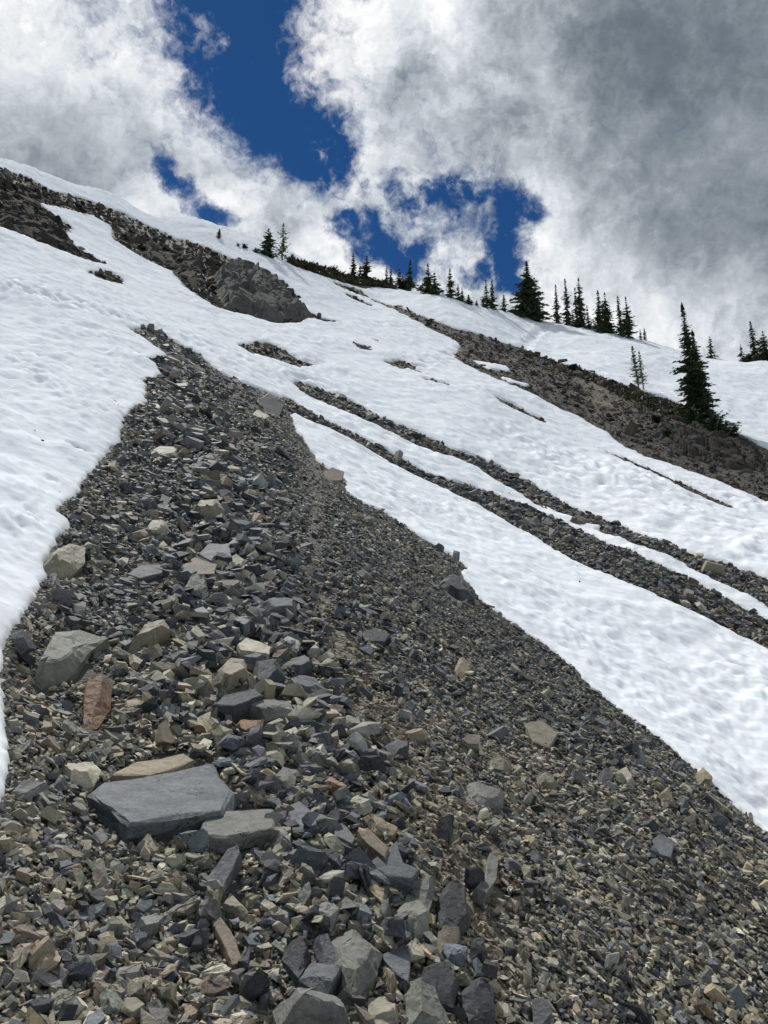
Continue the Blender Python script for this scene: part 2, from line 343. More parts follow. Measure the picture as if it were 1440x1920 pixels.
def snow_mat():
    m, g, bs = new_mat('old_snow'); pos = g.node('ShaderNodeNewGeometry').outputs['Position']
    rot = g.node('ShaderNodeMapping'); rot.inputs['Rotation'].default_value = (0, 0, RAD(-38)); g.put(rot.inputs['Vector'], pos); rot.inputs['Scale'].default_value = (1, 1.3, 1)
    st = rot.outputs[0]
    streak = g.noise(st, 1.1, 6, .65, .4); dirt = g.noise(pos, .55, 7, .65); fleck = g.noise(pos, 7.0, 5, .75)
    c = g.mix(g.step(streak, .40, .66, 0, .65), (.70, .735, .77, 1), (.51, .55, .60, 1))
    c = g.mix(g.step(dirt, .50, .72, 0, .45), c, (.58, .545, .57, 1))
    c = g.mix(g.step(fleck, .70, .82, 0, .5), c, (.50, .48, .46, 1))
    edge = g.node('ShaderNodeAttribute', attribute_name='edge').outputs['Fac']
    c = g.mix(g.math('MULTIPLY', edge, g.step(g.noise(pos, 5, 5, .7), .4, .68, .05, .7)), c, (.45, .41, .36, 1))
    g.l.new(c, bs.inputs['Base Color']); bs.inputs['Roughness'].default_value = .9; bs.inputs['Specular IOR Level'].default_value = .0
    h = g.math('ADD', g.math('MULTIPLY', g.noise(st, 1.8, 3, .45), 1.0), g.math('MULTIPLY', g.noise(st, 5.0, 2, .4), .35))
    bump(g, bs, g.math('ADD', h, g.math('MULTIPLY', g.noise(pos, 55, 3, .7), .06)), .45, .10)
    return m
M_SNOW = snow_mat()
def leaf_mat(name, c1, c2):
    m, g, bs = new_mat(name); pos = g.node('ShaderNodeNewGeometry').outputs['Position']
    g.l.new(g.mix(g.step(g.noise(pos, 1.7, 4, .6), .35, .65), c1, c2), bs.inputs['Base Color']); bs.inputs['Roughness'].default_value = .65
    bs.inputs['Specular IOR Level'].default_value = .2
    return m
M_FIR = leaf_mat('fir_needles', (.028, .046, .022, 1), (.066, .092, .042, 1)); M_LARCH = leaf_mat('larch_needles', (.09, .13, .055, 1), (.14, .18, .08, 1))
M_OLIVE = leaf_mat('yellowish_needles', (.07, .075, .03, 1), (.10, .095, .04, 1)); M_HEATH = leaf_mat('heather_mat', (.030, .034, .016, 1), (.06, .052, .024, 1))
def bark_mat():
    m, g, bs = new_mat('conifer_bark'); pos = g.node('ShaderNodeNewGeometry').outputs['Position']
    g.l.new(g.mix(g.noise(pos, 6, 4, .6), (.06, .05, .042, 1), (.13, .115, .10, 1)), bs.inputs['Base Color']); bs.inputs['Roughness'].default_value = .9
    return m
M_BARK = bark_mat()

# ------------------------------------------------------------------ mesh builders
def mesh_np(name, verts, faces, mat, smooth=False, col=None, extra=None):
    """faces: (n,3) or (n,4) int array"""
    me = bpy.data.meshes.new(name); k = faces.shape[1]
    me.vertices.add(len(verts)); me.vertices.foreach_set('co', np.ascontiguousarray(verts, np.float32).ravel())
    me.loops.add(faces.size); me.loops.foreach_set('vertex_index', np.ascontiguousarray(faces, np.int32).ravel())
    me.polygons.add(len(faces)); me.polygons.foreach_set('loop_start', np.arange(0, faces.size, k, dtype=np.int32))
    me.update(calc_edges=True)
    if not smooth:
        a = me.attributes.new('sharp_face', 'BOOLEAN', 'FACE'); a.data.foreach_set('value', np.ones(len(faces), bool))
    if col is not None:
        a = me.attributes.new('col', 'FLOAT_COLOR', 'POINT')
        a.data.foreach_set('color', np.ascontiguousarray(np.concatenate([col, np.ones((len(col), 1))], 1), np.float32).ravel())
    if extra is not None:
        for nm, arr in extra.items():
            a = me.attributes.new(nm, 'FLOAT', 'POINT'); a.data.foreach_set('value', np.ascontiguousarray(arr, np.float32))
    me.materials.append(mat); return me
def link(name, me, parent=None, **props):
    o = bpy.data.objects.new(name, me); COL.objects.link(o)
    if parent: o.parent = parent
    for k, v in props.items(): o[k] = v
    return o
# ------------------------------------------------------------------ the slope: ground sheet and snow sheet
def axis(lo, hi, step_in, lim, step_out):
    mid = np.arange(-lim, lim + step_in * .5, step_in)
    return np.concatenate([np.arange(lo, -lim - step_out * .5, step_out), mid, np.arange(lim + step_out, hi + step_out * .5, step_out)])
TH = axis(-math.pi, math.pi, 0.0018, 0.60, 0.045); TH[0], TH[-1] = -math.pi, math.pi
RH = np.concatenate([np.linspace(math.log(.25), math.log(1.8), 16), np.linspace(math.log(1.82), math.log(135), 560), np.linspace(math.log(140), math.log(900), 14)])
TT, RR = np.meshgrid(TH, RH, indexing='ij'); R_ = np.exp(RR); X_, Y_ = R_ * np.sin(TT), R_ * np.cos(TT)
Z_ = height(X_, Y_); SD = sd_fast(TT, RR); SD = np.where(np.abs(TT) > .78, .1, SD); SD_M = SD * R_
NI, NJ = TT.shape; IDX = np.arange(NI * NJ).reshape(NI, NJ)
def quads(mask):
    q = np.stack([IDX[:-1, :-1], IDX[1:, :-1], IDX[1:, 1:], IDX[:-1, 1:]], -1)[mask]; return q[:, ::-1]
def compact(verts, f, *arrs):
    used, inv = np.unique(f, return_inverse=True); return verts[used], inv.reshape(f.shape), [a[used] for a in arrs]
def cellmax(a): return np.maximum(np.maximum(a[:-1, :-1], a[1:, :-1]), np.maximum(a[:-1, 1:], a[1:, 1:]))
def cellmin(a): return -cellmax(-a)
tn = np.clip(fbm(X_ / 2.2, Y_ / 2.2, 4) + .5, 0, 1)[..., None]
gcol = np.array([.115, .105, .088]) * (1 - tn) + np.array([.075, .073, .068]) * tn
sp = -sdf_poly(TT.ravel(), RR.ravel(), BARE_LP['spur']).reshape(TT.shape); spk = np.clip(sp / .004, 0, 1)[..., None]
tn2 = np.clip(fbm(X_ / 6, Y_ / 6, 4) * 1.4 + .5, 0, 1)[..., None]
gcol = gcol * (1 - spk) + spk * (np.array([.066, .056, .045]) * (1 - tn2) + np.array([.044, .040, .035]) * tn2)
def soil(u, v, rad, c):
    global gcol
    p = ground_at(u, v); k = np.exp(-(((X_ - p.x) ** 2 + (Y_ - p.y) ** 2) / rad ** 2) * (1 + .8 * fbm(X_ / 1.5, Y_ / 1.5, 3)))[..., None]; gcol = gcol * (1 - k) + np.array(c) * k
for u, v, rad in ((1120, 728, 1.5), (1145, 745, 1.4), (1165, 785, 1.2), (1135, 758, 1.4), (1105, 718, 1.2)): soil(u, v, rad, (.165, .128, .085))
for u, v, rad in ((600, 1150, .5), (640, 1220, .5), (690, 1320, .4), (735, 1400, .4), (800, 1500, .35), (850, 1600, .3), (905, 1760, .2)): soil(u, v, rad, (.20, .17, .125))
V = np.stack([X_, Y_, Z_], -1).reshape(-1, 3)
f = quads(cellmin(SD_M) < np.clip(cellmax(R_) * .03, .12, 2.5)); vv, ff, (cc,) = compact(V, f, gcol.reshape(-1, 3))
ground = link('hillside_ground', mesh_np('hillside_ground', vv, ff, M_GROUND, True, cc), kind='structure', label='brown gravel and soil of the hillside below the scree', category='ground')
TMAX = np.clip(.0032 * R_, .035, .14)
thick = np.where(SD_M > 0, TMAX * (1 - np.exp(-SD_M * 2.4 / TMAX)), SD_M * 2.4)
ca, sa = math.cos(RAD(38)), math.sin(RAD(38)); XA, YA = X_ * ca - Y_ * sa, X_ * sa + Y_ * ca
cups = lambda a, b: .36 - np.sqrt(perlin(a, b * 1.25) ** 2 + .006) - .35 * np.sqrt(perlin(a * 2.1 + 5, b * 2.3) ** 2 + .006)
cupamp = np.clip(.75 + 1.3 * lod(X_, Y_, R_, .2, 1.0, lambda a, b: fbm(a, b, 3)) / np.clip(.2 * R_, .12, 7.68), .25, 1.5)
relief = cupamp * lod(XA, YA, R_, .029, .84, cups) * np.clip(34 / R_, .5, 1) + lod(X_, Y_, R_, .12, .06, lambda a, b: fbm(a, b, 3)) * np.clip(25 / R_, .3, 1)
snow_z = Z_ + thick + relief * np.clip(SD_M / (.15 + .015 * R_), 0, 1) * .8
def dent(u, v, a, depth):
    global snow_z
    p = ground_at(u, v); d2 = ((X_ - p.x) ** 2 + (Y_ - p.y) ** 2) / (a * a); snow_z = snow_z - depth * np.exp(-d2 ** 1.5) + depth * .35 * np.exp(-(d2 - 1.7) ** 2)
for u, v, s in ((190, 664, 16), (62, 670, 11), (125, 690, 10), (150, 842, 22), (200, 812, 12), (228, 770, 11), (165, 722, 11), (185, 697, 10), (240, 715, 8), (205, 740, 9),
                (215, 690, 8), (30, 700, 10), (10, 740, 9), (130, 780, 9), (95, 905, 12), (60, 960, 12), (195, 640, 8), (110, 635, 8), (170, 760, 9)):
    r = ground_at(u, v).length; dent(u, v, s / FPX * r, min(.22, s / FPX * r * .55))
for i in range(15):
    dent(1020 - i * 3.0 + (i % 2) * 4, 612 + i * 3.2, .8, .42)
for i in range(14):
    dent(862 - i * 6.2, 655 + i * 2.8 + (i % 2) * 3, .6, .3)
VS = np.stack([X_, Y_, snow_z], -1).reshape(-1, 3)
edge = np.exp(-np.clip(SD_M, 0, 99) / np.clip(.006 * R_, .025, .3))
f = quads(cellmax(SD_M) > -np.clip(cellmax(R_) * .006, .02, .5)); vv, ff, (ee,) = compact(VS, f, edge.reshape(-1))
snow = link('snowfield', mesh_np('snowfield', vv, ff, M_SNOW, True, None, {'edge': ee}), kind='structure', label='old summer snow with melt hollows covering the slope', category='snow')
def snow_or_ground(u, v):
    p = ground_at(u, v); r = math.hypot(p.x, p.y)
    s = float(sd_fast(np.array([math.atan2(p.x, p.y)]), np.array([math.log(r)]))[0]) * r
    if s > 0: t = min(.14, max(.035, .0032 * r)); p.z += t * (1 - math.exp(-s * 1.6 / t)) * .8
    return p

# ------------------------------------------------------------------ stones
rnd = random.Random(11)
def hull_points(rs, kind):
    if kind == 'slab': n, th, top = rs.choice((3, 4, 4, 5, 6)), rs.uniform(.10, .26), (.70, 1.0)
    elif kind == 'block': n, th, top = rs.choice((4, 4, 5)), rs.uniform(.42, .7), (.5, 1.0)
    else: n, th, top = rs.choice((3, 4, 5)), rs.uniform(.22, .45), (.25, .9)
    asp = rs.uniform(.38, .9); a0 = rs.uniform(0, 6.28); pts = []; sx, sy = rs.uniform(-.12, .12), rs.uniform(-.12, .12); tx, ty = rs.uniform(-.16, .16), rs.uniform(-.16, .16)
    for i in range(n):
        a = a0 + 6.283 * (i + rs.uniform(-.28, .28)) / n; r = rs.uniform(.36, .62)
        x, y = r * math.cos(a), r * math.sin(a) * asp
        pts.append((x, y, -th / 2 + rs.uniform(-.04, .04)))
        k = rs.uniform(*top); pts.append((x * k + sx, y * k + sy, th / 2 + x * tx + y * ty))
    if kind == 'shard': pts.append((rs.uniform(-.2, .2), rs.uniform(-.2, .2), th * .8))
    return pts
def hull_bm(pts):
    bm = bmesh.new(); vs = [bm.verts.new(p) for p in pts]
    r = bmesh.ops.convex_hull(bm, input=vs)
    bmesh.ops.delete(bm, geom=[v for v in bm.verts if not v.link_faces], context='VERTS')
    bmesh.ops.dissolve_limit(bm, angle_limit=RAD(6), verts=bm.verts, edges=bm.edges)
    bmesh.ops.recalc_face_normals(bm, faces=bm.faces)
    return bm
def rough_bm(bm, rs, off=.024, amp=.019):
    bmesh.ops.bevel(bm, geom=list(bm.edges), offset=off, segments=1, affect='EDGES', profile=.5)
    bmesh.ops.triangulate(bm, faces=bm.faces)
    long = [e for e in bm.edges if e.calc_length() > .24]
    bmesh.ops.subdivide_edges(bm, edges=long, cuts=1); bmesh.ops.triangulate(bm, faces=bm.faces)
    for v in bm.verts: v.co += Vector((rs.gauss(0, amp), rs.gauss(0, amp), rs.gauss(0, amp)))
    return bm
SMALL, LARGE = [], []
for i in range(30):
    rs = random.Random(100 + i); kind = ('slab', 'shard', 'slab', 'slab', 'shard', 'block')[i % 6]
    bm = hull_bm(hull_points(rs, kind)); bmesh.ops.triangulate(bm, faces=bm.faces)
    SMALL.append((np.array([v.co[:] for v in bm.verts]), np.array([[v.index for v in f.verts] for f in bm.faces]), kind)); bm.free()
for i in range(24):
    rs = random.Random(500 + i); kind = ('slab', 'shard', 'slab', 'block')[i % 4]
    bm = rough_bm(hull_bm(hull_points(rs, kind)), rs); me = bpy.data.meshes.new('stone_' + kind); bm.to_mesh(me); bm.free(); me.materials.append(M_STONE)
    LARGE.append((me, kind))
PAL = {'dark': (.055, .060, .067), 'slate': (.110, .121, .132), 'grey': (.175, .176, .160), 'olive': (.245, .226, .170), 'pale': (.40, .375, .30), 'tan': (.32, .268, .185),
       'rust': (.21, .135, .085), 'brown': (.16, .132, .102), 'black': (.042, .045, .05), 'green': (.19, .198, .167), 'purple': (.118, .118, .134)}
def rot_batch(n, N, tilt, rng):
    """rotation matrices: spin about z, random tilt, then z to the ground normal"""
    a = rng.uniform(0, 2 * np.pi, n); t = np.abs(rng.normal(0, tilt, n)); b = rng.uniform(0, 2 * np.pi, n)
    def rz(a): c, s, o, l = np.cos(a), np.sin(a), np.zeros(n), np.ones(n); return np.stack([np.stack([c, -s, o], -1), np.stack([s, c, o], -1), np.stack([o, o, l], -1)], 1)
    def rx(a): c, s, o, l = np.cos(a), np.sin(a), np.zeros(n), np.ones(n); return np.stack([np.stack([l, o, o], -1), np.stack([o, c, -s], -1), np.stack([o, s, c], -1)], 1)
    R = rz(b) @ rx(t) @ rz(a)
    z = N; x = np.cross(np.tile([0, 1, 0.], (n, 1)), z); x /= np.linalg.norm(x, axis=1, keepdims=True); y = np.cross(z, x)
    return np.stack([x, y, z], -1) @ R
SETS = {}
def scatter(setname, n, th_rng, rho_rng, size_fn, colors, weights, keep, tilt=.35, lift=(.0, .25), seed=0):
    rng = np.random.default_rng(seed); th = rng.uniform(*th_rng, n); rho = rng.uniform(*rho_rng, n); r = np.exp(rho)
    x, y = r * np.sin(th), r * np.cos(th); sd = sd_fast(th, rho)
    px, py = to_pix(x, y, height(x, y, False))
    ok = (sd < -.0006) & keep(th, rho, px, py, rng) & (px > -120) & (px < 1560) & (py < 2060)
    th, rho, r, x, y, sd, px, py = [q[ok] for q in (th, rho, r, x, y, sd, px, py)]; m = len(x)
    size = size_fn(r, px, py, rng); size = np.minimum(np.minimum(size, np.clip(-sd * r * 2.4, .02, 9)), .030 * r + .030)
    z = height(x, y) + size * rng.uniform(*lift, m); N = normal_at(x, y)
    R = rot_batch(m, N, tilt, rng); S = size[:, None] * np.stack([np.ones(m), rng.uniform(.6, 1.05, m), rng.uniform(.45, 1.1, m)], -1)
    ci = rng.choice(len(colors), m, p=np.array(weights) / np.sum(weights)); names = np.array(colors)[ci]
    C = np.array([PAL[c] for c in colors])[ci] * rng.uniform(.66, 1.28, (m, 1)) * rng.uniform(.95, 1.05, (m, 3))
    if setname == 'ridge_rubble': C *= .58
    if setname == 'loose_scree_rubble':
        k = (.75 * soil_strip(px, py) * (size < .06))[:, None]; C = C * (1 - k) + k * np.array([.26, .22, .16]) * rng.uniform(.6, 1.15, (m, 1))
    SETS.setdefault(setname, []).append(dict(x=x, y=y, z=z, R=R, S=S, C=C, names=names, size=size, r=r, px=px, py=py, t=rng.integers(0, len(SMALL), m)))
def in_poly(name, th, rho): return sdf_poly(th, rho, BARE_LP[name]) < 0
def crest_u(v): return np.interp(v, [600, 750, 900, 1100, 1300, 1500, 1650, 1920], [270, 340, 390, 440, 500, 560, 620, 690])
def crest(px, py):
    w = np.interp(py, [600, 900, 1300, 1920], [40, 110, 170, 190]); return np.exp(-((px - crest_u(py)) / w) ** 2)
def soil_strip(px, py):
    u = np.interp(py, [1080, 1150, 1250, 1400, 1500, 1600, 1760, 1900], [590, 600, 660, 730, 800, 850, 905, 930]); w = np.interp(py, [1080, 1200, 1500, 1900], [24, 62, 52, 34])
    return np.exp(-((px - u) / w) ** 2 * (1 + .6 * fbm(px / 60, py / 60, 2)))
def near_size(r, px, py, rng):
    base = .046 * (r / 3) ** .34; k = crest(px, py); right = np.clip((px - crest_u(py) - 110) / 220, 0, 1)
    gx, gy = px * r / 1450, py * r / 700
    return base * (0.92 + .75 * k - .28 * right) * np.exp(.55 * fbm(gx / .7, gy / .7, 3)) * np.exp(rng.normal(0, .46 + .06 * k, len(r)))
MIXC = ['dark', 'slate', 'grey', 'olive', 'pale', 'tan', 'brown', 'rust', 'black']
mound = lambda th, rho, px, py, rng: in_poly('mound', th, rho) & (rng.uniform(0, 1, len(px)) > .97 * soil_strip(px, py))
fine = lambda th, rho, px, py, rng: in_poly('mound', th, rho) & (rng.uniform(0, 1, len(px)) > .35 * soil_strip(px, py))
scatter('loose_scree_rubble', 17000, (-.5, .5), (math.log(1.9), math.log(6)), near_size, MIXC, [14, 16, 22, 30, 11, 9, 4, 1, 2], mound, .55, (.0, .45), 1)
scatter('loose_scree_rubble', 88000, (-.5, .5), (math.log(5.5), math.log(34)), near_size, MIXC, [28, 28, 19, 14, 1.5, 2, 4, .5, 4], mound, .45, (.0, .4), 2)
scatter('loose_scree_rubble', 42000, (-.5, .5), (math.log(1.9), math.log(6)), lambda r, px, py, rng: .026 * (r / 3) ** .5 * np.exp(rng.normal(0, .35, len(r))), MIXC, [7, 10, 20, 36, 16, 15, 5, .7, 1], fine, .5, (.1, .6), 3)
scatter('loose_scree_rubble', 44000, (-.5, .5), (math.log(5.5), math.log(22)), lambda r, px, py, rng: .027 * (r / 4) ** .6 * np.exp(rng.normal(0, .35, len(r))), MIXC, [12, 16, 22, 30, 8, 9, 6, .5, 1], fine, .5, (.1, .6), 4)
# larger pieces along the crest of the mound
scatter('loose_scree_rubble', 5200, (-.45, .35), (math.log(2.1), math.log(24)), lambda r, px, py, rng: .098 * (r / 3.5) ** .24 * np.exp(rng.normal(0, .34, len(r))),
        MIXC, [32, 34, 16, 8, 1, 1, 4, .8, 8], lambda th, rho, px, py, rng: in_poly('mound', th, rho) & (rng.uniform(0, 1, len(px)) < crest(px, py) * 1.0 + .03), .65, (.15, .65), 5)
bands = lambda th, rho, px, py, rng: in_poly('band_a', th, rho) | in_poly('band_b', th, rho)
scatter('gully_band_rubble', 115000, (-.15, .6), (math.log(9), math.log(42)), lambda r, px, py, rng: .0052 * r * np.exp(rng.normal(0, .45, len(r))), MIXC, [26, 20, 14, 10, 1, 3, 16, 1, 8], bands, .4, (.0, .4), 6)
scatter('gully_band_rubble', 1300, (-.15, .6), (math.log(9), math.log(42)), lambda r, px, py, rng: .0145 * r * np.exp(rng.normal(0, .35, len(r))), MIXC, [28, 20, 12, 8, 1, 2, 14, 1, 10], bands, .4, (.0, .3), 7)
FARC = ['brown', 'grey', 'slate', 'olive', 'dark', 'black', 'pale']
scatter('ridge_rubble', 60000, (-.15, .55), (math.log(30), math.log(125)), lambda r, px, py, rng: .0022 * r * np.exp(rng.normal(0, .7, len(r))), FARC, [46, 14, 8, 16, 12, 5, 3], lambda th, rho, px, py, rng: in_poly('spur', th, rho) & (rng.uniform(0, 1, len(px)) > .7 * np.exp(-((px - 1130) / 30) ** 2 - ((py - 745) / 32) ** 2)), .5, (.0, .4), 8)
scatter('ridge_rubble', 40000, (-.6, .0), (math.log(40), math.log(125)), lambda r, px, py, rng: .0036 * r * np.exp(rng.normal(0, .6, len(r))), FARC, [38, 12, 12, 10, 22, 14, 3], lambda th, rho, px, py, rng: in_poly('upper', th, rho), .5, (.0, .4), 9)
scatter('ridge_rubble', 60000, (-.5, .5), (math.log(24), math.log(110)), lambda r, px, py, rng: .0042 * r * np.exp(rng.normal(0, .4, len(r))), FARC, [30, 14, 12, 14, 16, 6, 3],
        lambda th, rho, px, py, rng: np.any([in_poly('patch_' + c, th, rho) for c in 'abcdefghij'], 0), .5, (.0, .3), 10)

# ---- named stones: (outline or box in the photo, colour, thickness in m as a share of width, label, kind)
HERO = [
 ("163,1487 190,1466 245,1460 397,1429 437,1483 425,1505 418,1523 300,1536 240,1547 205,1515", 'slate', .155, 'largest flat blue-grey slab with a clean dark front edge'),
 ("210,1450 255,1428 345,1411 362,1422 330,1440 280,1454", 'tan', .16, 'long tan slab tucked against the back of the largest slab'),
 ("58,1292 105,1187 150,1181 202,1198 165,1225 140,1262 100,1292 75,1302", 'green', .35, 'big greenish grey boulder near the melting snow edge'),
 ("165,1262 217,1270 207,1330 185,1388 147,1384 155,1325 158,1300", 'rust', .35, 'upright rust-stained block downhill of the greenish boulder'),
 ("118,1452 128,1434 175,1427 190,1445 176,1476 130,1480", 'pale', .5, 'rounded pale stone beside the largest slab'),
 ("377,1545 400,1522 510,1515 514,1550 425,1568 385,1567", 'grey', .15, 'greenish dark long block leaning on the largest slab'),
 ("228,1240 270,1172 308,1160 320,1180 262,1234", 'olive', .4, 'olive grey wedge uphill of the rust-stained block'),
 ("403,1262 432,1233 458,1236 467,1270 422,1303 408,1292", 'olive', .6, 'olive grey block with rusty streak in the middle stone heap'),
 ("473,1272 480,1240 520,1240 535,1270 505,1304 480,1292", 'dark', .6, 'dark blocky stone between two paler blocks of the heap'),
 ("538,1287 560,1267 590,1270 614,1295 600,1318 540,1310", 'slate', .5, 'blue-grey faceted block at the gully end of the heap'),
 ("528,1240 572,1228 586,1240 584,1258 560,1264 535,1258", 'slate', .6, 'dark square-topped block just uphill of the faceted block'),
 ("446,1207 462,1195 508,1212 505,1226 452,1218", 'pale', .3, 'light flat stone lying across the top of the heap'),
 ("402,1320 420,1303 480,1290 494,1302 440,1324", 'dark', .3, 'dark thin slab with pale crust under the heap blocks'),
 ("450,1335 495,1320 545,1314 553,1335 500,1352", 'grey', .35, 'grey wedge stone below the faceted block'),
 ("438,1374 450,1355 496,1349 491,1368 465,1384", 'rust', .4, 'bright orange-brown flat stone below the heap'),
 ("606,1466 620,1456 657,1488 651,1502 635,1492", 'rust', .5, 'amber brown finger-shaped stone'),
 ("540,1510 562,1501 605,1538 592,1556 550,1555", 'slate', .15, 'light blue-grey thin triangular slab'),
 ("506,1478 530,1438 559,1444 552,1480 535,1494", 'grey', .5, 'squarish grey stone with a pale scratch'),
 ("722,1398 745,1386 768,1395 765,1420 735,1428", 'dark', .6, 'dark block at the edge of the brown gravel strip'),
 ("748,1380 775,1371 804,1376 800,1388 765,1392", 'tan', .4, 'tan oblong stone resting beside dark blocks'),
 ("680,1534 700,1530 746,1550 735,1566 704,1564", 'tan', .4, 'brown slab with ochre front'),
 ("625,1546 645,1543 666,1570 660,1582 628,1565", 'slate', .3, 'blue-grey chipped slab next to the brown slab'),
 ("386,1648 420,1606 450,1603 455,1620 412,1674", 'purple', .35, 'purple-grey split slab below the largest slab'),
 ("416,1704 432,1673 467,1710 455,1719", 'olive', .4, 'triangular olive stone standing between smaller grey ones'),
 ("395,1722 412,1712 442,1760 454,1800 437,1812 420,1770", 'brown', .3, 'long curved brown-grey stone standing on edge'),
 ("613,1770 662,1740 718,1790 706,1830 670,1872 640,1850", 'grey', .5, 'large light grey boulder with a rusty speckled top'),
 ("560,1838 580,1806 642,1832 614,1870", 'slate', .6, 'blue-grey block with a flat top and red mark'),
 ("510,1895 560,1870 640,1875 660,1930 520,1935", 'grey', .4, 'smooth grey boulder at the very bottom edge'),
 ("528,1800 540,1772 570,1768 584,1795 560,1835", 'black', .4, 'dark rounded shard beside the flat-topped block'),
 ("583,1766 605,1760 652,1828 630,1838 605,1815", 'purple', .4, 'dark wedge with a rusty face against the large boulder'),
 ("566,1616 620,1592 627,1606 590,1634", 'dark', .35, 'dark flat-topped oblong slab'),
 ("670,1555 690,1552 729,1590 721,1607 690,1582", 'brown', .3, 'reddish brown plank-shaped slab'),
 ("693,1616 745,1575 757,1618 787,1630 770,1647 730,1642", 'slate', .25, 'star-shaped blue-grey slab with points'),
 ("760,1648 816,1649 814,1680 802,1714 775,1690", 'grey', .7, 'squared grey block above the greenish wedge'),
 ("738,1718 768,1671 792,1690 805,1748 778,1754", 'green', .5, 'pale greenish wedge against the squared block'),
 ("818,1690 840,1652 875,1665 882,1730 855,1762 825,1740", 'black', .5, 'flaky black boulder with a ragged face'),
 ("820,1738 864,1737 864,1770 850,1797 822,1782", 'brown', .5, 'brown squared block below the flaky black boulder'),
 ("714,1790 777,1752 767,1842 740,1822", 'slate', .2, 'tall blue-grey pointed slab'),
 ("716,1816 745,1810 754,1835 735,1858", 'tan', .4, 'small tan block in front of the pointed slab'),
 ("878,1680 910,1640 920,1578 942,1600 932,1645 912,1684", 'grey', .3, 'long grey slab standing on edge in the gravel'),
 ("755,1845 815,1860 842,1910 838,1935 763,1935", 'green', .4, 'large greenish grey flat boulder at the lower frame edge'),
 ("690,1872 722,1868 748,1900 745,1935 690,1935", 'pale', .5, 'pale olive stone beside the flat greenish boulder'),
 ("790,1815 830,1805 862,1850 850,1890 805,1870", 'black', .5, 'black splintered rock with an orange vein'),
 ("858,1870 880,1842 920,1860 930,1905 880,1915", 'dark', .6, 'dark angular block next to the splintered rock'),
 ("874,1474 890,1466 946,1488 940,1508 905,1520 880,1500", 'grey', .7, 'grey box-shaped block on the gravel slope'),
 ("908,1436 935,1415 960,1438 956,1456 925,1450", 'olive', .6, 'pale olive hump just uphill of the box-shaped block'),
 ("1110,1472 1130,1443 1152,1460 1142,1476", 'dark', .6, 'dark pyramid-shaped stone on the gravel slope'),
 ("1154,1448 1175,1438 1192,1470 1180,1480", 'pale', .6, 'pale wedge beside the dark pyramid stone'),
 ("1230,1496 1250,1476 1268,1508 1250,1515", 'tan', .6, 'tan pointed stone near the gully snow'),
 ("1222,1575 1240,1560 1264,1580 1258,1608 1232,1600", 'slate', .15, 'thin dark blue flake lying flat on fine scree'),
 ("1002,1462 1020,1448 1044,1466 1036,1482 1008,1480", 'olive', .5, 'squat olive block in line with the dark pyramid'),
 ("984,1356 1015,1350 1046,1375 1030,1402 1000,1390", 'olive', .2, 'olive flat slab with a dark lower edge'),
 ("848,1262 862,1234 884,1238 882,1262 866,1274", 'tan', .7, 'tan upright stone alone on fine scree'),
 ("822,1095 845,1076 872,1088 888,1120 862,1132 835,1115", 'dark', .6, 'dark boulder sitting at the notch of the gully snow'),
 ("1303,1452 1318,1438 1336,1462 1330,1482 1310,1474", 'tan', .6, 'tan stone touching the edge of gully snow'),
 ("79,1066 100,1034 130,1020 160,1024 158,1058 128,1086 95,1086", 'olive', .6, 'olive boulder wedged against the snowbank edge'),
 ("273,992 285,976 312,978 318,996 296,1008 276,1006", 'pale', .7, 'pale tan cube-like stone on the crest'),
 ("280,846 300,836 334,838 328,848 296,854", 'pale', .25, 'pale flat stone high on the crest'),
 ("358,962 375,938 408,936 422,958 400,978 370,976", 'olive', .5, 'broad olive boulder on the crest'),
 ("372,1038 392,1018 430,1020 434,1050 400,1054", 'slate', .15, 'smooth blue-grey plate beside yellow lichen'),
 ("340,1060 365,1044 408,1058 404,1076 360,1078", 'brown', .2, 'reddish brown tilted plate on the crest'),
 ("342,1108 356,1082 386,1086 392,1112 368,1128", 'green', .6, 'dark green block below the reddish plate'),
 ("476,1142 500,1128 556,1132 556,1160 500,1168", 'slate', .45, 'wide slate block marking the crest shoulder'),
 ("238,1076 262,1060 306,1058 304,1074 262,1084", 'slate', .18, 'long grey plate pointing to the snowbank'),
 ("674,1188 700,1178 732,1190 722,1202 686,1202", 'dark', .25, 'dark flat stone on the brown gravel strip'),
 ("430,1052 442,1040 462,1052 456,1070 436,1072", 'pale', .4, 'stone dusted with yellow-green lichen'),
 ("472,778 482,768 506,780 494,786", 'pale', .2, 'pale flake high beside the gully rim'),
 ("482,752 505,736 534,758 524,780 500,774", 'dark', .3, 'large dark slab on the upper gully rim'),
 ("622,752 632,734 650,745 652,758", 'dark', .7, 'dark pointed boulder on the far rubble band'),
 ("1066,980 1080,966 1106,974 1104,988 1080,990", 'brown', .5, 'brown boulder between two snow strips'),
 ("1128,998 1136,986 1148,990 1146,1002", 'grey', .7, 'grey boulder just below the brown boulder'),
 ("604,888 622,876 646,884 642,900 616,902", 'brown', .3, 'brown slab jutting over the gully snow'),
]
hero_px = []
